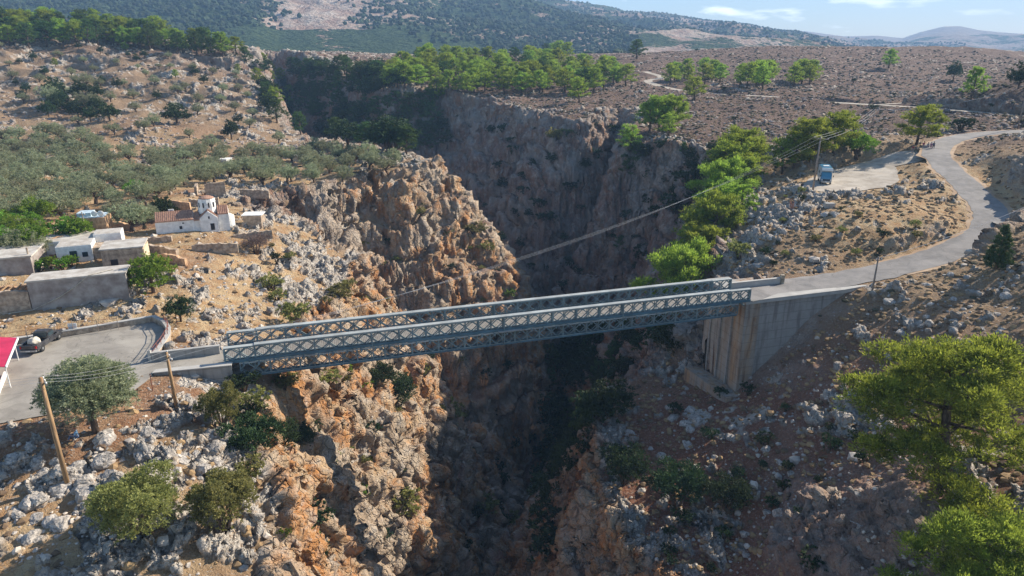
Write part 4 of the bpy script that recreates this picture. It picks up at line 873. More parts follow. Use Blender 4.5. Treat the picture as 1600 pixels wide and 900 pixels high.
# --- shrubs on the cliffs
for k, px, py, h, w, lb in [('dshrub', 398, 720, 5, 1, 'dark green shrub on the lit cliff below the left abutment'), ('dshrub', 612, 640, 6.5, 1.15, 'large dark green shrub on the cliff under the bridge'), ('dshrub', 590, 610, 5, 1, 'dark shrub just left of the large one under the bridge'), ('ybush0', 702, 665, 5.5, .9, 'grey-green shrub halfway down the lit cliff'), ('gbush0', 795, 470, 4.2, 1, 'lime green shrub touching the bridge rail from behind'),
        ('ybush1', 460, 505, 3.2, 1.2, 'dry olive shrub just above the left part of the bridge'), ('ybush0', 425, 455, 3, 1, 'grey-green shrub on the spur below the church'), ('ybush1', 530, 475, 3.5, 1.2, 'yellow-green shrub at the shaded edge of the spur'), ('dshrub', 440, 705, 3.6, 1.1, 'green shrub on the orange cliff left of centre'), ('dshrub', 470, 700, 3, 1.1, 'lower green shrub on the orange cliff'),
        ('ybush0', 740, 370, 4, 1.4, 'upper green shrub on the sunlit edge of the big spur'), ('ybush1', 757, 400, 4, 1.2, 'lower green shrub on the sunlit edge of the big spur'), ('ybush0', 868, 228, 6, .9, 'sunlit shrub on the far gorge wall'), ('ybush1', 630, 800, 4, 1.2, 'yellow shrub on the lit buttress at the bottom'), ('gbush1', 680, 690, 2.6, 1, 'small green shrub on top of the lit buttress'),
        ('dshrub', 975, 755, 5.5, 1, 'dark bush on the right cliff below the grey rocks'), ('dshrub', 1058, 790, 6, 1, 'dark rounded bush above the orange cliff'), ('dshrub', 1135, 800, 4.5, 1, 'dark low bush on the right slope'), ('dshrub', 935, 600, 8, 1, 'tall dark bush in the shade below the bridge'), ('ybush0', 1155, 405, 3.6, 1, 'grey-green bush beside the right end of the bridge')]:
    q = at(px, py)
    if q is not None: plant(k, q-Vector((0, 0, .25)), h, 'shrub', lb, 'shrub', None, w)
GS = 'dark shrubs of the gorge'
def shr(poly, n, hs, keys, gap, lb, grp=GS): wood(poly, n, hs, keys, gap, 'shrub', lb, 'shrub', grp, (.9, 1.3))
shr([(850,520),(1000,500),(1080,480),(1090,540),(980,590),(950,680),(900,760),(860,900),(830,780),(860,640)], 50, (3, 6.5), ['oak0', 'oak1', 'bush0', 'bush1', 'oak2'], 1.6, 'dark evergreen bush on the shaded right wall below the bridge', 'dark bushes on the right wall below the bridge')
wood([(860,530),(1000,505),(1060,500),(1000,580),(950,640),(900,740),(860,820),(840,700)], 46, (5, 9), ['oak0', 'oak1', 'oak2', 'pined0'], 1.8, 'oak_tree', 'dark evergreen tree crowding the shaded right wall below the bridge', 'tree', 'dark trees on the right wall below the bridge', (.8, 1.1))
shr([(690,190),(1000,200),(960,440),(880,470),(780,380),(720,260)], 34, (2.5, 5), ['bush0', 'bush1', 'bush2', 'oak1'], 3, 'dark shrub on the shaded far wall of the gorge', 'dark shrubs on the far gorge wall')
shr([(960,230),(1120,230),(1140,330),(1000,430),(960,400)], 26, (2.5, 5.5), ['oak0', 'oak1', 'bush2', 'pined0'], 3, 'dark bush on the shaded spur right of the gorge', 'dark bushes on the right spur')
shr([(640,560),(860,480),(860,800),(720,880),(700,720)], 24, (2, 4.5), ['bush0', 'bush1', 'ybush0', 'oak2'], 3, 'bush on the shaded gorge floor and lower walls', 'bushes low in the gorge')
shr([(370,600),(560,590),(680,700),(640,880),(470,890),(390,760)], 42, (1, 2.6), ['ybush0', 'ybush1', 'bush0', 'gbush0'], 1.8, 'small bush rooted in the sunlit orange cliff', 'small bushes on the sunlit cliff')
shr([(400,380),(530,400),(700,300),(780,470),(760,540),(560,500),(420,480)], 30, (1, 2.6), ['ybush0', 'ybush1', 'bush1'], 2.5, 'small bush on the rocky spurs left of the gorge', 'small bushes on the left spurs')
shr([(950,620),(1300,600),(1420,900),(1000,900)], 26, (.8, 1.8), ['bush0', 'bush1', 'bush2'], 2.0, 'low dark bush on the stony right slope', 'low bushes on the right slope')
shr([(1150,320),(1230,300),(1480,330),(1490,400),(1200,430),(1150,400)], 18, (.7, 1.6), ['bush0', 'ybush0', 'ybush1'], 2.5, 'low bush on the rocky knoll below the lay-by', 'bushes of the knoll')
shr([(640,75),(1600,75),(1600,180),(1180,210),(1000,160),(1000,100)], 12, (1.2, 2.6), ['bush0', 'bush1', 'bush2'], 8, 'dark shrub dotted over the brown plateau', 'shrubs of the plateau')
print('placed', len(placed), w1_, w2_, w3_)
# --- low thorny scrub and loose stones: uncountable
def scatter_world(n, rlo, rhi, alo, ahi, cond, seed):
    r_ = np.random.RandomState(seed); a = r_.uniform(rad(alo), rad(ahi), n); r = np.exp(r_.uniform(math.log(rlo), math.log(rhi), n))
    i = np.clip(np.searchsorted(rr, r), 1, NR-2); j = np.clip(np.searchsorted(az, a), 1, NA-2)
    k = cond(i, j, r_)&(PV[i, j] < .02); i, j = i[k], j[k]
    return V3[i, j]+N[i, j]*0.0, r[k], r_, i, j
M['scrub'] = simple('dry_thorny_scrub', (.30, .20, .10), .95, .5, .35, c2=(.11, .075, .05))
M['scrub_d'] = simple('dark_thorny_scrub', (.085, .07, .04), .95, .5, .3, c2=(.045, .045, .025))
M['stone'] = simple('pale_limestone', (.52, .455, .375), .9, .3, .8, bmp=.6, c2=(.27, .25, .235))
M['stone_d'] = simple('weathered_grey_stone', (.34, .28, .24), .9, .4, .3, c2=(.20, .155, .13))
P, r, r_, i, j = scatter_world(60000, 60, 620, -42, 44, lambda i, j, q: (q.uniform(0, 1, len(i)) < phrA[i, j]*(Y[i, j] > 160)*(.35+1.1*(nz1[i, j] > 0))+.12*dryA[i, j]*(rr[i] < 200)*(X[i, j] > 30)) & (ca[i, j] < .4), 21)
blob_field('thorny_scrub', P, np.clip(r_.uniform(.5, 1.3, len(P))*(.7+r/600), .4, 2), M['scrub_d'], 22, .6, kind='stuff', label='low dark thorny scrub covering the plateau', cat='scrub')
P, r, r_, i, j = scatter_world(46000, 45, 330, -42, 44, lambda i, j, q: (q.uniform(0, 1, len(i)) < .22*(X[i, j] > 0)+.10+.7*phrA[i, j]+.8*np.exp(-((X[i, j]-65)/30)**2-((Y[i, j]-110)/40)**2)) & (ca[i, j] < .35), 23)
blob_field('dry_tufts', P, r_.uniform(.3, .95, len(P)), M['scrub'], 24, .6, kind='stuff', label='golden brown dry tufts between the stones', cat='dry grass')
P, r, r_, i, j = scatter_world(42000, 28, 260, -42, 44, lambda i, j, q: (q.uniform(0, 1, len(i)) < .05+.45*rock[i, j]*(1-ca[i, j])+.35*rightfg[i, j]+.3*spur[i, j]+.25*leftv[i, j]*(Y[i, j] < 110)) & (ca[i, j] < .8), 25)
blob_field('loose_stones', P, np.exp(r_.normal(-1.35, .5, len(P))), M['stone'], 26, .75, kind='stuff', label='loose pale stones strewn over the slopes', cat='stones')
P, r, r_, i, j = scatter_world(22000, 200, 560, -38, 40, lambda i, j, q: (q.uniform(0, 1, len(i)) < .75*(nz1[i, j] > -.05)+.1) & (ca[i, j] < .7), 27)
blob_field('far_stones', P, r_.uniform(.4, 1.5, len(P)), M['stone_d'], 28, .55, kind='stuff', label='grey stones covering the far slopes', cat='stones')
# ------------------------------------------------------------------ masonry
M['white'] = simple('whitewash', (.80, .79, .75), .8, .12, 1.5, bmp=.2)
M['tile'] = simple('clay_roof_tiles', (.42, .25, .17), .85, .4, 3, bmp=.5, c2=(.25, .14, .10), stretch=(3, .6, 1))
M['rubble'] = simple('rubble_masonry', (.43, .34, .25), .95, .4, 1.8, bmp=1.0, c2=(.25, .19, .14))
M['rubble_o'] = simple('ochre_masonry', (.55, .36, .21), .95, .4, 1.8, bmp=1.0, c2=(.34, .2, .12))
M['render'] = simple('grey_cement_render', (.34, .31, .28), .9, .3, .7, bmp=.4, c2=(.22, .18, .16))
M['roofc'] = simple('old_concrete_roof', (.48, .45, .40), .9, .25, .8, bmp=.3, c2=(.36, .32, .27))
M['dark'] = simple('dark_opening', (.03, .03, .035), .6, .2); M['wood'] = simple('pole_timber', (.36, .23, .12), .85, .35, 3, bmp=.4, c2=(.21, .13, .07), stretch=(3, 3, .3))
M['wood_g'] = simple('grey_pole_timber', (.30, .25, .21), .85, .35, 3, bmp=.4, c2=(.17, .14, .115), stretch=(3, 3, .3))
M['rust'] = simple('rusty_rail', (.28, .10, .07), .7, .4, 4); M['glass'] = simple('dark_glass', (.04, .06, .07), .08, .1)
def fr(a, b):
    a = np.array(a[:2], float); b = np.array(b[:2], float); d = b-a; return a, b, math.atan2(d[1], d[0]), float(np.hypot(*d))
def block(L_, D_, h, m, par, name, z0=0, x0=0, y0=0, z1=None): return MB().box(x0, x0+L_, y0, y0+D_, z0, h if z1 is None else z1).build(name, m, par)
def rough_wall(L_, h, th, m, name, par=None, seed=0, ragged=.3, **kw):
    "free standing masonry with an uneven top"
    nx = max(3, int(L_/.35)); nz = 6; rs = np.random.RandomState(seed); hs = h*(1-ragged*np.clip(np.interp(np.arange(nx+1), np.arange(0, nx+2, 3), rs.uniform(0, 1, len(np.arange(0, nx+2, 3)))), 0, 1))+.05*rs.normal(size=nx+1)
    V = []; 
    for i in range(nx+1):
        for k in range(nz+1):
            z = -.8+(hs[i]+.8)*k/nz
            V.append((L_*i/nx, rs.normal()*.03, z)); 
    nfront = len(V)
    for i in range(nx+1):
        for k in range(nz+1):
            z = -.8+(hs[i]+.8)*k/nz; V.append((L_*i/nx, th+rs.normal()*.03, z))
    Fc = []; g = lambda i, k, s: s*nfront+i*(nz+1)+k
    for i in range(nx):
        for k in range(nz):
            Fc.append((g(i, k, 0), g(i+1, k, 0), g(i+1, k+1, 0), g(i, k+1, 0))); Fc.append((g(i, k, 1), g(i, k+1, 1), g(i+1, k+1, 1), g(i+1, k, 1)))
        Fc.append((g(i, nz, 0), g(i+1, nz, 0), g(i+1, nz, 1), g(i, nz, 1)))
    for k in range(nz): Fc.append((g(0, k, 0), g(0, k+1, 0), g(0, k+1, 1), g(0, k, 1))); Fc.append((g(nx, k, 0), g(nx, k, 1), g(nx, k+1, 1), g(nx, k+1, 0)))
    return link(name, np_mesh(name, V, Fc, False, [m]), par, **kw)
# long grey building beside the parking area
a, b_, an, L_ = fr(Wz(52, 487, .9), Wz(203, 466, 1.3)); e = empty('stone_house', (a[0], a[1], 1.0), an, label='long low flat-roofed house with a grey rendered wall facing the parking area', cat='house')
block(L_, 3.2, 3.6, M['render'], e, 'wall', -1.5); block(L_+.3, 3.5, 0, M['roofc'], e, 'roof', 3.602, -.15, -.15, 3.78)
MB().tube([(-3.0, -.35, .1), (0, -.3, .2), (3.0, -.16, 1.4), (5.0, -.1, 2.6), (6.6, -.17, 3.85), (9, 1.4, 3.87)], .05, 5).build('hose', simple('pale_hose', (.5, .45, .36), .7), e)
a2 = a-np.array([math.cos(an), math.sin(an)])*4.6
e = empty('ruined_house', (a2[0], a2[1], .9), an, label='roofless ruin with a brown broken wall at the left end of the long grey house', cat='ruin')
rough_wall(4.5, 3.1, .5, M['rubble'], 'front_wall', e, 3, .18); w = rough_wall(3.6, 3.2, .45, M['rubble_o'], 'back_wall', e, 4, .3); w.location = (.3, 3.2, 0)
w = rough_wall(3.2, 3.1, .45, M['rubble_o'], 'side_wall', e, 5, .4); w.rotation_euler = (0, 0, math.pi/2); w.location = (.48, .4, 0)
mb = MB(); [mb.bar((.6+i*.75, .5, 2.5), (.9+i*.75, 3.2, 2.65), .14) for i in range(5)]; mb.build('roof_beams', M['wood'], e)
q = a2-np.array([math.cos(an), math.sin(an)])*1.5; w = rough_wall(.8, 1.9, .5, M['rubble_o'], 'masonry_stump', None, 6, .5, loc=(q[0], q[1]-3, .8), label='broken ochre masonry stump standing in front of the roofless ruin', cat='ruin')
a3 = Wz(148, 432, 1.6)[:2]; e = empty('rear_house', (a3[0]+.5, a3[1]+1.5, 1.5), an, label='flat-roofed stone house behind the long grey house with a pale cracked end wall', cat='house')
block(5.2, 4.6, 3.3, M['rubble'], e, 'wall', -1.5); block(5.5, 4.9, 0, M['roofc'], e, 'roof', 3.302, -.15, -.15, 3.48); MB().box(1, 1.9, -.03, -.002, 0, 1.9).build('door', M['dark'], e)
MB().box(5.203, 5.3, .1, 4.5, -1, 3.0).build('end_wall_plaster', simple('flaking_cream_plaster', (.60, .52, .36), .9, .4, 2, c2=(.35, .27, .18)), e)
a4 = Wz(-60, 444, 1.6)[:2]; e = empty('flat_roof_house', (a4[0], a4[1], 1.5), an, label='grey-walled house with a wide concrete roof at the left edge', cat='house')
block(8.3, 8.5, 3.0, M['render'], e, 'wall', -1.5); block(8.7, 8.9, 0, M['roofc'], e, 'roof', 3.002, -.2, -.2, 3.2); MB().tube([(7.9, .8, 3.2), (7.9, .8, 4.1)], .12, 8).build('chimney', M['rubble'], e)
e = empty('white_house', (Wz(92, 415, 2)[0], Wz(92, 415, 2)[1], 2), an+.05, label='whitewashed flat-roofed house with stepped blocks above the long grey house', cat='house')
block(4.4, 4.0, 2.6, M['white'], e, 'front_block', -1.5); block(4.2, 3.8, 0, M['roofc'], e, 'front_roof', 2.602, .1, .1, 2.64)
block(3.6, 3.4, 3.0, M['white'], e, 'rear_block', -1.5, 4.2, 4.05); block(3.4, 3.2, 0, M['roofc'], e, 'rear_roof', 3.002, 4.3, 4.15, 3.04)
block(6.6, 5.0, 2.5, M['white'], e, 'side_block', -1.5, -2.5, 4.05); block(6.4, 4.8, 0, M['roofc'], e, 'side_roof', 2.502, -2.4, 4.15, 2.56)
block(2.6, 3.2, 2.0, M['rubble'], e, 'stone_annex', -1.5, 4.45, .2)
MB().box(1.6, 2.5, -.03, -.002, 0, 1.9).build('door', M['glass'], e); MB().box(3.1, 3.8, -.03, -.002, .9, 1.6).build('window', M['glass'], e)
# small stone house with blue-white roof and satellite dishes
p = at(150, 366); e = empty('stone_hut', tuple(p), .25, label='small ochre stone hut with a pale bluish roof and white dishes', cat='hut')
block(3.4, 3.2, 2.5, M['rubble_o'], e, 'wall', -1, -1.7); MB().box(-2.3, 1.4, .3, 3.6, 2.5, 2.62).box(-2.4, -.4, .8, 3, 2.622, 3.2).build('roof', simple('pale_blue_sheet', (.55, .66, .70), .5), e)
for i in range(2):
    bm = bmesh.new(); bmesh.ops.create_uvsphere(bm, u_segments=14, v_segments=8, radius=.45); [setattr(v.co, 'y', v.co.y*.25) for v in bm.verts]; me = bpy.data.meshes.new('dish'); bm.to_mesh(me); bm.free(); me.materials.append(M['white']); link('dish', me, e, (.2+.9*i, .4, 3.1))
for px, py, Lw, h, rz, m_, lb in [(178, 360, 3.4, 1.7, -.2, 'rubble_o', 'low ochre ruin wall right of the stone hut'), (86, 392, 2.6, 2.0, 1.2, 'rubble_o', 'leaning broken masonry between garden trees and white house'),
        (266, 336, 3.6, 2.6, .1, 'rubble_o', 'ochre ruin with a window gap behind the church'), (250, 330, 3.0, 1.6, -.5, 'rubble_o', 'collapsed orange wall left of the ruin behind the church'), (296, 322, 5.4, 1.6, .1, 'rubble', 'low brown stone wall behind the church dome'),
        (322, 308, 3.8, 3.0, .35, 'rubble', 'tall grey-brown ruin wall above the church dome'), (309, 306, 3.0, 2.6, 1.9, 'rubble', 'shaded side wall of the highest ruin above the church'), (375, 305, 6, 1.1, -.02, 'rubble', 'dry-stone terrace wall between the olives above the church'),
        (215, 392, 7.5, 1.2, -.35, 'rubble', 'dark rubble wall left of and below the church'), (300, 392, 6.5, 1.0, .3, 'rubble', 'low stone terrace wall in front of the church'), (205, 378, 6, 1.0, .1, 'rubble', 'rubble heap wall between the hut and the church'), (365, 372, 6, .8, .45, 'rubble', 'pale churchyard wall running up to the white shed'), (245, 408, 5, 1.2, -.3, 'rubble_o', 'orange broken wall on the slope below the church')]:
    q = at(px, py); rough_wall(Lw, h, .5, M[m_], 'stone_wall', None, px, .35, loc=(q.x, q.y, q.z-.1), label=lb, cat='stone wall').rotation_euler = (0, 0, rz)
# --- church
ca0 = Wz(246, 372, 2.4); g0 = G(ca0[0]+3, ca0[1]+2); ch = empty('church', (ca0[0], ca0[1], g0), rad(22), label='whitewashed domed church with red tiled roofs on the spur', cat='church')
def gable(x0, x1, y0, y1, hw, hr, along, par, m1, m2, n1, n2, ov=.12):
    mb = MB()
    if along == 'x':
        ym = (y0+y1)/2; mb.add([(x0, y0, -2), (x0, y1, -2), (x0, y1, hw), (x0, ym, hr), (x0, y0, hw), (x1, y0, -2), (x1, y1, -2), (x1, y1, hw), (x1, ym, hr), (x1, y0, hw)], [(0, 4, 3, 2, 1), (5, 6, 7, 8, 9), (0, 5, 9, 4), (1, 2, 7, 6), (4, 9, 8, 3), (2, 3, 8, 7)])
        r = MB(); s = (hr-hw)/(ym-y0); t_ = .13
        for sg, ya in ((1, y0-ov), (-1, y1+ov)):
            zA = hr-s*abs(ym-ya)+.02; r.add([(x0+.02, ya, zA), (x1-.02, ya, zA), (x1-.02, ym, hr+.02), (x0+.02, ym, hr+.02), (x0+.02, ya, zA+t_), (x1-.02, ya, zA+t_), (x1-.02, ym, hr+.02+t_), (x0+.02, ym, hr+.02+t_)], [(0, 3, 2, 1), (4, 5, 6, 7), (0, 1, 5, 4), (1, 2, 6, 5), (3, 0, 4, 7)])
            for i in range(int((x1-x0)/.28)):
                x = x0+.16+i*.28; r.bar((x, ya, zA+t_+.02), (x, ym-.02*sg, hr+t_+.04), .11, .07)
    else:
        xm = (x0+x1)/2; mb.add([(x0, y0, -2), (x1, y0, -2), (x1, y0, hw), (xm, y0, hr), (x0, y0, hw), (x0, y1, -2), (x1, y1, -2), (x1, y1, hw), (xm, y1, hr), (x0, y1, hw)], [(0, 1, 2, 3, 4), (5, 9, 8, 7, 6), (0, 4, 9, 5), (1, 6, 7, 2), (4, 3, 8, 9), (2, 7, 8, 3)])
        r = MB(); s = (hr-hw)/(xm-x0); t_ = .13
        for sg, xa in ((1, x0-ov), (-1, x1+ov)):
            zA = hr-s*abs(xm-xa)+.02; r.add([(xa, y0+.25, zA), (xa, y1-.02, zA), (xm, y1-.02, hr+.02), (xm, y0+.25, hr+.02), (xa, y0+.25, zA+t_), (xa, y1-.02, zA+t_), (xm, y1-.02, hr+.02+t_), (xm, y0+.25, hr+.02+t_)], [(0, 1, 2, 3), (4, 7, 6, 5), (0, 4, 5, 1), (1, 5, 6, 2), (0, 3, 7, 4)])
            for i in range(int((y1-y0-.3)/.28)):
                y = y0+.4+i*.28; r.bar((xa, y, zA+t_+.02), (xm-.02*sg, y, hr+t_+.04), .11, .07)
    mb.build(n1, m1, par); r.build(n2, m2, par)
gable(0, 5.6, 0, 3.6, 1.9, 3.0, 'x', ch, M['white'], M['tile'], 'nave', 'nave_roof')
gable(5.61, 6.5, .1, 3.5, 1.7, 2.5, 'x', ch, M['white'], M['tile'], 'link_bay', 'link_roof')
gable(6.51, 9.2, -.35, 4.3, 2.0, 3.15, 'y', ch, M['white'], M['tile'], 'cross_arm', 'cross_arm_roof')
gable(9.21, 10.9, .3, 3.4, 2.4, 3.4, 'x', ch, M['white'], M['tile'], 'east_arm', 'east_roof')
def lathe(prof, n, m, name, par, loc, smooth=True):
    V = []; Fc = []
    for r, z in prof:
        for k in range(n): V.append((r*math.cos(2*math.pi*k/n), r*math.sin(2*math.pi*k/n), z))
    for i in range(len(prof)-1):
        for k in range(n): Fc.append((i*n+k, i*n+(k+1) % n, (i+1)*n+(k+1) % n, (i+1)*n+k))
    Fc.append(tuple(range(n))[::-1]); Fc.append(tuple(range((len(prof)-1)*n, len(prof)*n)))
    return link(name, np_mesh(name, V, Fc, smooth, [m]), par, loc)
lathe([(1.42, 0), (1.38, 1.5), (1.22, 2.35)], 12, M['white'], 'drum', ch, (7.85, 1.95, 2.5), False); lathe([(1.24, 0), (1.1, .12), (.7, .3), (.3, .42), (.03, .46)], 16, M['tile'], 'dome_cap', ch, (7.85, 1.95, 4.85), True)
for k in range(5): w_ = MB().box(-.1, .1, -.04, .03, 0, .8).build('drum_window', M['dark'], ch, loc=(7.85+1.37*math.cos(-2.6+k*.62), 1.95+1.37*math.sin(-2.6+k*.62), 3.5)); w_.rotation_euler = (0, 0, -2.6+k*.62+math.pi/2)
lathe([(.75, -2), (.75, 1.7), (.1, 2.1)], 12, M['white'], 'apse', ch, (10.95, 1.8, 0))
bc = MB().box(-.4, -.2, -.12, .12, 0, .75).box(.2, .4, -.12, .12, 0, .75).box(-.4, .4, -.12, .12, .752, .95).build('bell_cote', M['white'], ch, loc=(2.3, 3.35, 2.2)); lathe([(.14, 0), (.1, .14), (.04, .22)], 8, M['rust'], 'bell', bc, (0, 0, .45))
for x, y, w_, h0, h1, nm in ((3.4, -.02, .4, .5, 1.0, 'window'), (3.9, -.02, .25, 1.35, 1.55, 'window'), (8.0, -.37, .6, 0, 1.1, 'door'), (7.8, -.37, .25, 1.9, 2.3, 'window')): MB().box(x, x+w_, y, y+.01, h0, h1).build(nm, M['dark'], ch)
e = empty('white_shed', tuple(at(395, 352)), .1, label='small shed with a flat white roof right of the church', cat='shed'); block(3.0, 2.4, 1.6, M['rubble'], e, 'wall', -.6, -1.5); block(3.4, 2.8, 0, M['white'], e, 'roof', 1.602, -1.7, -.2, 1.72)
e = empty('white_cabin', tuple(at(349, 263)), -.15, label='white cabin with a grey window half hidden by olives', cat='cabin'); block(2.3, 3.0, 2.4, M['white'], e, 'wall', -.6, -1.1); MB().box(-.8, .8, -.03, -.002, .9, 1.9).build('window', simple('grey_pane', (.35, .36, .38), .3), e); block(2.5, 3.2, 0, M['white'], e, 'roof', 2.402, -1.2, -.1, 2.5)
e = empty('white_tank_house', tuple(at(468, 253)), .05, label='white flat-roofed hut between olives near the gorge rim', cat='hut'); block(3.8, 2.6, 1.7, M['white'], e, 'wall', -.6, -1.9); block(4.0, 2.8, 0, M['white'], e, 'roof', 1.702, -2.0, -.1, 1.8)
# --- parking wall, rail, sign
pw = empty('parking_wall', (Wz(43, 532, 0)[0], Wz(43, 532, 0)[1], 0), 0, label='low stone wall with pale coping curving round the parking area', cat='wall')
PP = [Wz(x, y, .72)[:2] for x, y in ((-60, 538), (43, 525.5), (135, 511), (223, 496), (240, 493.5), (256, 501), (263, 511), (262, 522), (252, 538), (239, 554))]
def wallpath(P, w_, z0, z1, name, m, par):
    P = np.array(P); T = np.gradient(P, axis=0); T /= np.linalg.norm(T, axis=1)[:, None]; Nn = np.c_[-T[:, 1], T[:, 0]]*w_/2; mb = MB()
    V = []; n = len(P)
    for p_, q_ in zip(P, Nn): V += [(*(p_-q_), z0), (*(p_+q_), z0), (*(p_+q_), z1), (*(p_-q_), z1)]
    Fc = [(0, 3, 2, 1), ((n-1)*4, (n-1)*4+1, (n-1)*4+2, (n-1)*4+3)]
    for i in range(n-1):
        for k in range(4): Fc.append((i*4+k, i*4+(k+1) % 4, i*4+4+(k+1) % 4, i*4+4+k))
    mb.add(V, Fc); return childmb(mb, name, m, par)
wallpath(PP, .42, -1.2, .64, 'stonework', M['rubble'], pw); wallpath(PP, .52, .642, .74, 'coping', M['conc_l'], pw)
rl = empty('guard_rail', (PP[-3][0], PP[-3][1], .74), 0, label='thin reddish guard rail on the curved end of the parking wall', cat='railing')
rp = [Vector((p[0], p[1], 0)) for p in PP[-5:]]
childmb(MB().tube([p+Vector((0, 0, 1.45)) for p in rp], .035, 5), 'top_rail', M['rust'], rl); childmb(MB().tube([p+Vector((0, 0, 1.1)) for p in rp], .025, 5), 'middle_rail', M['rust'], rl)
for i in range(len(rp)-1):
    for f in (0, .5): q = rp[i].lerp(rp[i+1], f); childmb(MB().tube([q+Vector((0, 0, .742)), q+Vector((0, 0, 1.45))], .035, 5), 'post', M['rust'], rl)
e = empty('rope_fence', (PP[1][0], PP[1][1]+1.5, .5), 0, label='sagging wire fence with thin posts behind the parking wall', cat='fence')
fp = [Vector((*Wz(x, y, 1.6)[:2], 0)) for x, y in ((0, 522), (40, 515), (85, 508), (112, 503), (150, 500), (182, 496))]
for p in fp: childmb(MB().tube([p+Vector((0, 0, .1)), p+Vector((0, 0, 1.75))], .035, 5), 'post', M['wood_g'], e)
for z in (1.6, 1.1): childmb(MB().tube([p+Vector((0, 0, z-(.12 if i % 2 else 0))) for i, p in enumerate(fp)], .02, 4), 'wire', M['rust'], e)
q = Wz(118, 521, 0); e = empty('notice_board', (q[0], q[1]-.25, 0), .25, label='blank-looking white notice board leaning on the parking wall', cat='sign')
MB().box(-.45, .45, -.02, .02, .08, 1.35).build('panel', M['white'], e); [MB().box(x-.03, x+.03, .022, .07, 0, 1.3).build('leg', M['wood_g'], e) for x in (-.35, .35)]
mb = MB(); rs2 = random.Random(2)
for k in range(6): mb.box(-.34, -.34+rs2.uniform(.35, .66), -.024, -.021, 1.18-k*.09, 1.205-k*.09)
mb.build('text_lines', simple('faded_print', (.5, .52, .58), .8), e)
# red canopy
c4 = [Wz(-70, 524, 2.9), Wz(27, 527.5, 2.5), Wz(8, 573, 2.4), Wz(-95, 570, 2.8)]
e = empty('red_canopy', (c4[2][0]-1, c4[2][1]+1, 0), 0, label='red sloping canopy roof with a white edge at the left border', cat='canopy')
childmb(MB().prism([tuple(p[:2]) for p in c4], [p[2]-.06 for p in c4], [p[2] for p in c4]), 'roof', simple('crimson_canvas', (.55, .03, .09), .6, .15, .5), e)
childmb(MB().bar(Vector(c4[1])+Vector((.06, 0, -.06)), Vector(c4[2])+Vector((.06, 0, -.06)), .1, .2), 'fascia', M['white'], e)
for p, z in ((c4[1], 2.4), (c4[2], 2.3), (c4[3], 2.7)): childmb(MB().tube([(p[0]-.25, p[1]+(.3 if p is not c4[1] else -.3), 0), (p[0]-.25, p[1]+(.3 if p is not c4[1] else -.3), z)], .05, 6), 'post', M['white'], e)
# kerb line left of the asphalt
e = empty('low_wall', (*Wz(0, 600, 0)[:2], 0), 0, label='white low wall along the left edge of the parking area under the red canopy', cat='wall')
wallpath([Wz(8, 580, .4)[:2], Wz(-8, 620, .4)[:2], Wz(-30, 660, .4)[:2]], .25, -.3, .4, 'wall', M['white'], e)
# --- vehicles
def wheel(par, x, y, r=.34, w_=.24):
    o = lathe([(r*.6, 0), (r*.96, .01), (r, .05), (r, w_-.05), (r*.96, w_-.01), (r*.6, w_)], 20, simple('tyre_rubber', (.03, .03, .03), .8, .2) if 'tyre' not in M else M['tyre'], 'wheel', par, (x-w_/2, y, r), True)
    o.rotation_euler = (0, math.pi/2, 0); rim = lathe([(r*.2, -.01), (r*.58, .012), (r*.6, w_*.5), (r*.58, w_-.012), (r*.2, w_+.01)], 14, M['rim'], 'rim', o, (0, 0, 0), False); return o
M['tyre'] = simple('tyre_rubber', (.03, .03, .03), .8, .2); M['rim'] = simple('grey_rim', (.35, .36, .37), .35, .1, metallic=.6)
def profile_body(P, w0, w1, m, name, par, bev=.05):
    "side profile in y,z extruded across x, pinched to w1 at the top"
    bm = bmesh.new(); zt = max(p[1] for p in P); zb = min(p[1] for p in P); n = len(P); vs = []
    for s in (-1, 1): vs.append([bm.verts.new((s*(w0+(w1-w0)*(z-zb)/(zt-zb))/2, y, z)) for y, z in P])
    bm.faces.new(vs[0]); bm.faces.new(vs[1][::-1])
    for i in range(n): bm.faces.new((vs[0][i], vs[1][i], vs[1][(i+1) % n], vs[0][(i+1) % n]))
    bmesh.ops.recalc_face_normals(bm, faces=bm.faces[:]); bmesh.ops.bevel(bm, geom=bm.edges[:], offset=bev, segments=2, affect='EDGES', clamp_overlap=True)
    me = bpy.data.meshes.new(name); bm.to_mesh(me); bm.free(); me.materials.append(m); return link(name, me, par)
def carpaint(name, c):
    m, t, b = mat(name, .3); b.inputs['Base Color'].default_value = (*c, 1); b.inputs['Coat Weight'].default_value = .5; b.inputs['Specular IOR Level'].default_value = .5
    t.links.new(mixc(t, rng(t, noise(t, 2, 4, .6, objc(t)), .4, .7, 0, .35), c, tuple(q*.6+.12 for q in c)), b.inputs['Base Color']); return m
M['black_paint'] = carpaint('black_paint', (.025, .025, .03)); M['lamp_red'] = simple('red_lamp', (.45, .02, .02), .3, .1); M['plate'] = simple('number_plate', (.75, .75, .72), .5, .1)
q = Wz(43, 556, 0); pk = empty('pickup_truck', (q[0]+.05, q[1]+2.6, .045), rad(4), label='black pickup truck seen from behind with a pale sack in its bed', cat='pickup truck')
profile_body([(-2.55, .42), (2.5, .42), (2.55, .85), (1.35, 1.02), (-.2, 1.04), (-.2, .75), (-2.5, .75)], 1.8, 1.72, M['black_paint'], 'body', pk)
profile_body([(-.25, 1.0), (1.5, 1.0), (.85, 1.68), (-.1, 1.72)], 1.66, 1.36, M['black_paint'], 'cab', pk)
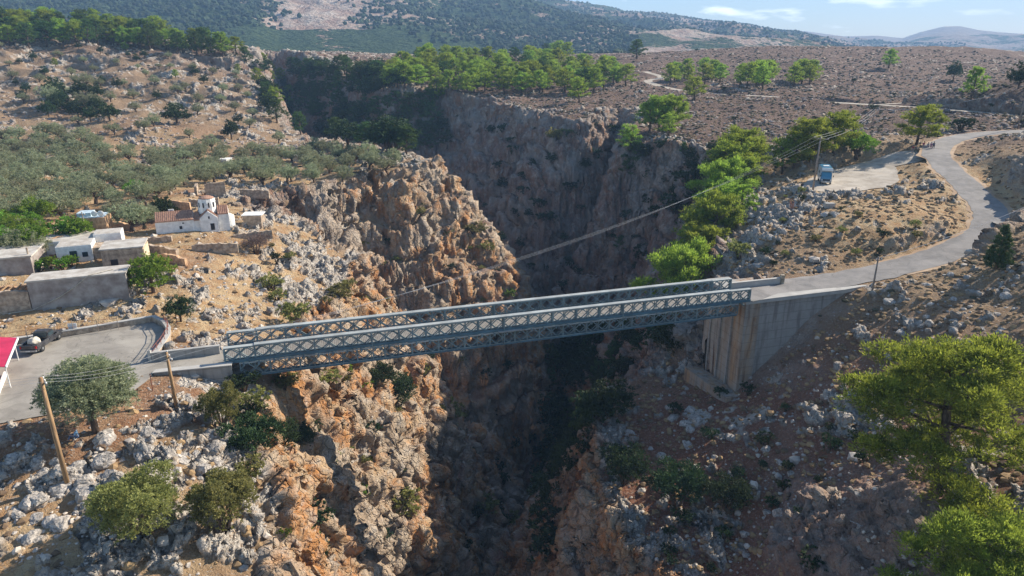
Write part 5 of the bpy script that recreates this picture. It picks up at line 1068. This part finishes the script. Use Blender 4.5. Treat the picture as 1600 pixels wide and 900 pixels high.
for s in (-1, 1):
    MB().box(s*.88-.04, s*.88+.04, -2.45, -.3, .76, 1.08).build('bed_side', M['black_paint'], pk); MB().box(s*.80-.012, s*.80+.012, -.05, .85, 1.1, 1.5).build('side_window', M['glass'], pk)
    MB().box(s*.78-.08, s*.78+.08, -2.58, -2.5, .72, 1.02).build('tail_light', M['lamp_red'], pk); MB().box(s*.98-.08, s*.98+.08, 1.0, 1.1, 1.0, 1.18).build('wing_mirror', M['black_paint'], pk)
    for y in (-1.6, 1.6): wheel(pk, s*.78, y, .37, .25)
MB().box(-.84, .84, -2.54, -2.47, .6, 1.07).build('tailgate', M['black_paint'], pk); MB().box(-.65, .65, -.3, -.26, 1.12, 1.55).build('rear_window', M['glass'], pk); MB().box(-.6, .6, 1.0, 1.02, 1.2, 1.5).build('windscreen', M['glass'], pk)
MB().box(-.85, .85, -2.72, -2.58, .42, .6).build('bumper', M['rim'], pk); MB().box(-.24, .24, -2.735, -2.722, .44, .56).build('number_plate', M['plate'], pk)
bm = bmesh.new(); bmesh.ops.create_icosphere(bm, subdivisions=3, radius=.55)
for v in bm.verts: v.co.x *= 1.15; v.co.z = max(v.co.z, -.36)*.85; v.co += v.co.normalized()*(.05*math.sin(v.co.x*11)+.04*math.cos(v.co.y*13+v.co.z*9))
me = bpy.data.meshes.new('sack'); bm.to_mesh(me); bm.free(); me.materials.append(simple('cream_sackcloth', (.68, .62, .5), .9, .2, 3)); me.polygons.foreach_set('use_smooth', [True]*len(me.polygons))
sk = link('sack', me, None, pk.location+Vector((.1, -1.35, 1.08)), label='bulging cream sack lying in the bed of the black pickup', cat='sack')
# camper at the lay-by
q = at(1290, 290); M['cab_blue'] = carpaint('turquoise_paint', (.035, .20, .34)); M['cab_white'] = carpaint('cream_white_paint', (.66, .69, .68)); M['teal_glass'] = simple('teal_tinted_windscreen', (.03, .33, .42), .12, .15)
cv = empty('camper_truck', (q.x+.1, q.y+.4, parkz(q.x, q.y)+.08), rad(-17), label='turquoise and white camper truck parked nose-on at the edge of the gravel lay-by', cat='camper')
profile_body([(5.4, .6), (5.4, 3.1), (-.1, 3.2), (-.25, 2.75), (.75, 2.35), (.75, .6)], 2.2, 2.1, M['cab_white'], 'living_box', cv, .08)
profile_body([(1.0, .5), (1.0, 2.4), (.35, 2.38), (-.15, 1.45), (-.32, 1.3), (-.36, .5)], 2.0, 1.84, M['cab_blue'], 'cab', cv, .07)
w_ = MB().box(-.82, .82, -.015, .015, 0, .85).build('windscreen', M['teal_glass'], cv, loc=(0, -.12, 1.46)); w_.rotation_euler = (rad(-28), 0, 0)
MB().box(-.92, .92, -.52, -.3, .42, .72).build('bumper', M['rim'], cv); MB().box(-.7, .7, -.41, -.375, .8, 1.05).build('grille', M['dark'], cv); MB().box(-.24, .24, -.535, -.522, .5, .6).build('number_plate', M['plate'], cv)
for s in (-1, 1):
    lathe([(.13, 0), (.13, .03), (.05, .045)], 12, M['plate'], 'headlight', cv, (s*.78, -.37, .92)).rotation_euler = (math.pi/2, 0, 0)
    MB().bar((s*.95, -.02, 1.7), (s*1.22, -.1, 1.75), .03).box(s*1.22-.07, s*1.22+.07, -.16, -.11, 1.5, 1.85).build('wing_mirror', M['dark'], cv); MB().box(s*.985-.01, s*.985+.01, .3, .9, 1.5, 2.1).build('side_window', M['glass'], cv)
    MB().box(s*1.10-.01, s*1.10+.012, 2.4, 3.4, 1.8, 2.3).build('camper_window', M['glass'], cv)
    for y in (.35, 4.0): wheel(cv, s*.9, y, .42, .28)
MB().box(-.95, .95, .4, 5.2, 3.16, 3.22).build('roof_panel', M['cab_blue'], cv)
MB().box(-.55, .55, 2.0, 3.0, 3.24, 3.36).build('roof_hatch', M['plate'], cv)
# --- people
def skin_mesh(name, J, E, R, m, par, root=0, sub=1):
    me = bpy.data.meshes.new(name); me.from_pydata(J, E, []); me.update(); o = link(name, me, par); sk = o.modifiers.new('skin', 'SKIN')
    for i, r in enumerate(R): me.skin_vertices[0].data[i].radius = (r, r) if not hasattr(r, '__len__') else r
    me.skin_vertices[0].data[root].use_root = True
    s = o.modifiers.new('sub', 'SUBSURF'); s.levels = sub; s.render_levels = sub; me.materials.append(m); o.modifiers.new('s', 'SMOOTH').iterations = 0
    return o
M['skin'] = simple('skin', (.52, .30, .20), .6, .1)
def person(loc, rz, top, legs, hair, label, walk=.18, seated=False, bag=None, shorts=False):
    e = empty('person', loc, rz, label=label, cat='person')
    if seated: J = {'pel': (0, 0, .12), 'sp': (0, -.02, .35), 'ch': (0, .0, .52), 'nk': (0, .02, .64), 'hd': (0, .05, .70), 'ht': (0, .05, .86), 'hl': (-.1, 0, .1), 'kl': (-.14, .42, .30), 'al': (-.14, .62, -.08), 'tl': (-.15, .78, -.12), 'hr': (.1, 0, .1), 'kr': (.13, .43, .28), 'ar': (.14, .66, -.06), 'tr': (.15, .82, -.1), 'sl': (-.19, 0, .56), 'el': (-.25, .12, .32), 'wl': (-.13, .36, .34), 'sr': (.19, 0, .56), 'er': (.25, .12, .32), 'wr': (.12, .36, .33)}
    else: J = {'pel': (0, 0, .94), 'sp': (0, .0, 1.13), 'ch': (0, 0, 1.33), 'nk': (0, .01, 1.48), 'hd': (0, .03, 1.55), 'ht': (0, .03, 1.70), 'hl': (-.1, 0, .9), 'kl': (-.11, walk*.7, .49), 'al': (-.11, walk*.6, .08), 'tl': (-.12, walk*.6+.17, .035), 'hr': (.1, 0, .9), 'kr': (.11, -walk*.3, .48), 'ar': (.11, -walk*1.2, .10), 'tr': (.12, -walk*1.2+.16, .035), 'sl': (-.19, 0, 1.40), 'el': (-.25, -walk*.5, 1.13), 'wl': (-.25, walk*.1, .88), 'sr': (.19, 0, 1.40), 'er': (.25, walk*.4, 1.13), 'wr': (.24, walk*1.1, .90)}
    K = list(J); E = [('pel', 'sp'), ('sp', 'ch'), ('ch', 'nk'), ('nk', 'hd'), ('hd', 'ht'), ('pel', 'hl'), ('hl', 'kl'), ('kl', 'al'), ('al', 'tl'), ('pel', 'hr'), ('hr', 'kr'), ('kr', 'ar'), ('ar', 'tr'), ('ch', 'sl'), ('sl', 'el'), ('el', 'wl'), ('ch', 'sr'), ('sr', 'er'), ('er', 'wr')]
    Rr = {'pel': .13, 'sp': .12, 'ch': .14, 'nk': .055, 'hd': .085, 'ht': .085, 'h': .085, 'k': .058, 'a': .04, 't': .035, 's': .06, 'e': .042, 'w': .03}
    V = [J[k] for k in K]; R2 = [Rr.get(k, Rr.get(k[0])) for k in K]; EE = [(K.index(a), K.index(b)) for a, b in E]
    for s in 'lr':                                  # hands: palm, four fingers and a thumb
        w_ = Vector(J['w'+s]); d = (w_-Vector(J['e'+s])).normalized(); u = d.cross(Vector((1, 0, 0))).normalized(); i0 = len(V); V.append(tuple(w_+d*.08)); R2.append(.03); EE.append((K.index('w'+s), i0))
        for f, ln_ in ((-.03, .07), (-.01, .085), (.012, .08), (.03, .06)):
            V.append(tuple(w_+d*(.08+ln_)+u*f+Vector((0, .02, 0)))); R2.append(.009); EE.append((i0, len(V)-1))
        V.append(tuple(w_+d*.09+u*.055)); R2.append(.011); EE.append((i0, len(V)-1))
    body = skin_mesh('body', V, EE, R2, M['skin'], e)
    def cloth(ks, es, rr_, m, nm): skin_mesh(nm, [J[k] for k in ks], [(ks.index(a), ks.index(b)) for a, b in es], rr_, m, e)
    mt = simple(label.split()[0]+'_cloth', top, .9, .15, 6); ml = simple('trouser_cloth', legs, .9, .15, 6)
    cloth(['pel', 'sp', 'ch', 'nk', 'sl', 'el', 'sr', 'er'], [('pel', 'sp'), ('sp', 'ch'), ('ch', 'nk'), ('ch', 'sl'), ('sl', 'el'), ('ch', 'sr'), ('sr', 'er')], [.15, .14, .16, .07, .075, .058, .075, .058], mt, 'shirt')
    ks = ['pel', 'hl', 'kl', 'hr', 'kr']+([] if shorts else ['al', 'ar']); es = [('pel', 'hl'), ('hl', 'kl'), ('pel', 'hr'), ('hr', 'kr')]+([] if shorts else [('kl', 'al'), ('kr', 'ar')])
    cloth(ks, es, [.145, .105, .075, .105, .075]+([] if shorts else [.06, .06]), ml, 'trousers')
    h = Vector(J['ht']); hb = lathe([(.03, .12), (.075, .10), (.105, .03), (.108, -.03), (.085, -.09)][::-1], 12, simple('hair', hair, .8, .2), 'hair', e, tuple(h+Vector((0, -.02, -.01))))
    f0 = h+Vector((0, .085, -.09))
    MB().box(-.012, .012, 0, .03, -.02, .02).build('nose', M['skin'], e, loc=tuple(f0)); 
    for s in (-1, 1): MB().box(-.012, .012, 0, .008, -.007, .007).build('eye', M['dark'], e, loc=tuple(f0+Vector((s*.032, .002, .035)))); MB().box(-.008, .008, -.02, .02, -.03, .03).build('ear', M['skin'], e, loc=tuple(h+Vector((s*.092, 0, -.06))))
    MB().box(-.025, .025, 0, .006, -.006, .006).build('mouth', M['lamp_red'], e, loc=tuple(f0+Vector((0, .002, -.045))))
    if bag:
        bm = bmesh.new(); bmesh.ops.create_cube(bm, size=1); bmesh.ops.scale(bm, vec=(.3, .17, .42), verts=bm.verts); bmesh.ops.bevel(bm, geom=bm.edges[:], offset=.05, segments=2, affect='EDGES'); me = bpy.data.meshes.new('backpack'); bm.to_mesh(me); bm.free(); me.materials.append(simple('backpack_cloth', bag, .9, .2))
        link('backpack', me, None, e.matrix_basis @ Vector((0, -.24, J['ch'][2]-.08)), label='small backpack worn by the '+label.split(' in ')[-1], cat='backpack').rotation_euler = (0, 0, rz)
    return e
for px, py, rz, tp, lg, hr_, lb, bg in [(1425, 240, 2.8, (.40, .05, .07), (.42, .30, .26), (.1, .06, .04), 'walker standing at the road edge in a dark red shirt', None), (1429.5, 240.5, 3.3, (.10, .10, .11), (.10, .12, .09), (.3, .25, .2), 'walker beside the road edge in dark grey-green clothes', None),
        (1441.5, 234.5, 3.0, (.42, .06, .09), (.5, .42, .38), (.12, .08, .05), 'walker on the asphalt in a red top and pale trousers', None), (1448.5, 235, 3.2, (.22, .25, .27), (.25, .24, .26), (.25, .2, .15), 'walker on the asphalt in plain grey', None),
        (1453.5, 235, 2.9, (.30, .12, .22), (.42, .22, .25), (.08, .05, .04), 'walker on the asphalt in a purple top', None), (1457.5, 234.5, 3.1, (.03, .07, .14), (.04, .06, .10), (.06, .05, .04), 'rightmost walker on the asphalt in dark navy', None)]:
    q = at(px, py); person((q.x, q.y, q.z+.1), rz, tp, lg, hr_, lb, bag=bg)
q = at(122, 690); person((q.x, q.y, q.z+.42), 1.9, (.25, .42, .60), (.12, .16, .25), (.38, .16, .09), 'red-haired person sitting on a rock near the big olive in a light blue shirt', seated=True)
for px, py, rz, tp, lb in ((1234.5, 326, 2.5, (.45, .25, .15), 'slim person standing on the knoll in tan clothes'), (1237.8, 327, 3.6, (.12, .08, .08), 'person standing on the knoll in a black top')):
    q = at(px, py); person((q.x, q.y, q.z), rz, tp, (.4, .2, .15), (.1, .07, .05), lb, walk=.05)
# pale stone block on the knoll
bm = bmesh.new(); bmesh.ops.create_cube(bm, size=1); bmesh.ops.scale(bm, vec=(1.7, .9, 1.2), verts=bm.verts); bmesh.ops.bevel(bm, geom=bm.edges[:], offset=.06, segments=2, affect='EDGES'); me = bpy.data.meshes.new('stone_block'); bm.to_mesh(me); bm.free(); me.materials.append(M['conc_l']); q = at(1295, 326)
link('concrete_block', me, None, (q.x, q.y, q.z+.4), label='pale rectangular concrete block on the knoll below the lay-by', cat='block')
# --- utility poles and wires
def height_to(p, py):
    y = p.y; # solve the height whose projection is py
    k = -(py-450)/F; return (k*y*CP-y*SP)/(CP+k*SP)+CAMZ-p.z if False else ((y*(k*CP-SP))/(CP+k*SP)+CAMZ-p.z)
TOPS = {}
def pole(key, px, py, top, m, label, r=.13, arm=1.4, az_=.3, n=3):
    p = at(px, py); h = height_to(p, top); e = empty('utility_pole', tuple(p), az_, label=label, cat='utility pole')
    MB().tube([(0, 0, -.6), (0, 0, h*.5), (0, 0, h)], [r*1.15, r, r*.8], 10).build('pole', m, e, True)
    MB().box(-arm/2, arm/2, -r-.09, -r+.01, h-.5, h-.38).build('cross_arm', M['wood_g'], e); T = []
    for i in range(n):
        x = (i-(n-1)/2)*arm/max(1, n-1)*.9; lathe([(.03, 0), (.07, .03), (.05, .08), (.07, .12), (.02, .18)], 8, M['plate'], 'insulator', e, (x, -r-.04, h-.38)); T.append(p+Vector((x*math.cos(az_)+(r+.04)*math.sin(az_), x*math.sin(az_)-(r+.04)*math.cos(az_), h-.2)))
    TOPS[key] = T; return e
pole('a', 107, 762, 590, M['wood'], 'tall tan wooden utility pole in the left foreground', .17, 1.3, 2.3)
pole('b', 275, 632, 551, M['wood'], 'tan utility pole in front of the left bridge abutment', .15, 2.4, 2.2)
pole('c', 1270, 298, 213, M['wood_g'], 'grey utility pole at the lay-by beside the camper', .17, 3.2, 2.1)
pole('d', 1363, 454, 401, M['wood_g'], 'dark utility pole at the road edge right of the bridge', .12, .9, .2, 2)
pole('e', 1590, 201, 130, M['wood_g'], 'utility pole on the slope at the right edge', .15, 1.4, -.5)
pole('f', 1363, 193, 170, M['wood_g'], 'thin distant utility pole beyond the umbrella pine', .12, 1.8, 2.1)
pole('g', 137, 376, 331, M['wood_g'], 'thin pole among the trees left of the stone hut', .09, .9, .2, 2)
pole('h', 47, 352, 325, M['wood_g'], 'thin dark pole in the olive grove at the left', .09, .9, .2, 2)
M['wire'] = simple('aluminium_wire', (.42, .42, .42), .5, .1)
def wire(a, b_, sag, r, label, group=None):
    pts = [a.lerp(b_, i/24)-Vector((0, 0, sag*4*(i/24)*(1-i/24))) for i in range(25)]; MB().tube(pts, r, 5).build('power_line', M['wire'], label=label, cat='cable', group=group)
nm_ = ('rear', 'middle', 'front')
for i in range(3):
    wire(TOPS['c'][i], TOPS['b'][i], 2.3+.75*i, .011, 'long power line over the gorge, %s of the three' % nm_[2-i], 'power lines over the gorge')
    wire(TOPS['b'][i], TOPS['a'][i], .5, .009, 'short thin power line between the two left poles', 'short lines between the left poles')
    wire(TOPS['c'][i], TOPS['f'][i], 1.2, .02, 'power line rising from the lay-by pole to the distant pole', 'lines from the lay-by pole')
    wire(TOPS['f'][i], TOPS['e'][i], 2.0, .02, 'power line between the distant pole and the right edge pole', 'lines to the right edge pole')
    wire(TOPS['a'][i], TOPS['a'][i]+Vector((-40, -6, .5)), .8, .009, 'thin power line leaving the frame at the left', 'lines leaving at the left')
wire(TOPS['d'][0], Vector((*Wt(1700, 275, 108)[:2], Wt(1700, 275, 108)[2])), 1.2, .025, 'single cable rising right from the roadside pole', None)
for px, py, h, lb in ((239, 612, 1.9, 'thin rusty rod beside the left retaining wall'), (277, 508, 1.5, 'dark stick post under the small tree behind the parking wall')):
    q = at(px, py); MB().tube([(0, 0, -.3), (.03, 0, h)], .04, 6).build('post', M['rust'], loc=tuple(q), label=lb, cat='post')
# --- boulders one can count
def boulder(seed):
    bm = bmesh.new(); bmesh.ops.create_icosphere(bm, subdivisions=4, radius=.5); rs = np.random.RandomState(seed); pl = rs.normal(size=(16, 3)); pl /= np.linalg.norm(pl, axis=1)[:, None]; of = rs.uniform(.28, .46, 16)
    C_ = np.array([v.co[:] for v in bm.verts])
    for n_, o_ in zip(pl, of):
        d = C_@n_-o_; C_ -= np.outer(np.clip(d, 0, None)*.92, n_)
    C_ = C_*(1+.10*perlin(C_[:, 0]*5+seed, C_[:, 1]*5, C_[:, 2]*5)[:, None]+.07*perlin(C_[:, 0]*14, C_[:, 1]*14+seed, C_[:, 2]*14)[:, None])
    for v, c_ in zip(bm.verts, C_): v.co = c_
    me = bpy.data.meshes.new('limestone_boulder'); bm.to_mesh(me); bm.free(); me.materials.append(M['limestone']); return me
m, t, b = mat('pitted_limestone', .9); v = objc(t); n1 = noise(t, 2.5, 6, .7, v); n2 = noise(t, 9, 5, .7, v)
c = mixc(t, rng(t, n1, .35, .62), (.25, .225, .195), (.57, .52, .46)); c = mixc(t, rng(t, n2, .50, .62, 0, .8), c, (.12, .115, .11)); c = mixc(t, rng(t, noise(t, 1.2, 3, .5, v), .55, .7, 0, .6), c, (.45, .29, .16)); t.links.new(c, b.inputs['Base Color']); bump(t, b, mth(t, 'ADD', n1, n2), .9, .12); M['limestone'] = m
BD = [boulder(s) for s in range(8)]
for (poly, n, s0, s1, lb, gp) in [([(0,700),(130,690),(330,620),(380,700),(330,760),(200,760),(60,860),(0,880)], 100, .6, 2.1, 'grey-white pitted boulder of the left foreground outcrop', 'boulders of the left foreground'), ([(1150,300),(1260,300),(1340,320),(1300,350),(1180,420)], 45, .8, 2.0, 'grey boulder on the knoll below the lay-by', 'boulders on the knoll'),
        ([(40,495),(230,475),(240,488),(60,515)], 26, .4, .9, 'pale stone lying between the grey house and the parking wall', 'stones behind the parking wall'), ([(960,620),(1220,640),(1400,880),(1000,860)], 70, .6, 1.9, 'grey boulder on the shaded right slope', 'boulders on the right slope'), ([(1380,430),(1590,430),(1590,520),(1400,540)], 40, .6, 1.8, 'grey boulder on the slope below the road bend', 'boulders below the road bend'), ([(300,430),(520,400),(530,460),(300,500)], 34, .6, 1.8, 'grey boulder on the spur below the church', 'boulders on the spur below the church')]:
    def put(h):
        o = link('limestone_boulder', rnd.choice(BD), None, h-Vector((0, 0, .12)), lb, 'boulder', gp); s = s0*(s1/s0)**rnd.random(); o.scale = (s*rnd.uniform(.8, 1.3), s, s*rnd.uniform(.55, .9)); o.rotation_euler = (rnd.uniform(-.3, .3), rnd.uniform(-.3, .3), rnd.uniform(0, 6.28))
    poly_px(poly, n, put, 0)
# dead branches on the right slope
for px, py in ((1285, 800), (1340, 825)):
    q = at(px, py); MB().tube([q+Vector((-.6, .8, .2)), q+Vector((0, 0, .35)), q+Vector((.7, -.9, .15))], [.03, .06, .05], 5).tube([q+Vector((0, 0, .35)), q+Vector((-.5, -.7, .2))], [.04, .015], 5).build('dead_branch', simple('bleached_wood', (.48, .44, .4), .9), label='bleached dead branch lying on the shaded right slope', cat='branch', group='dead branches')
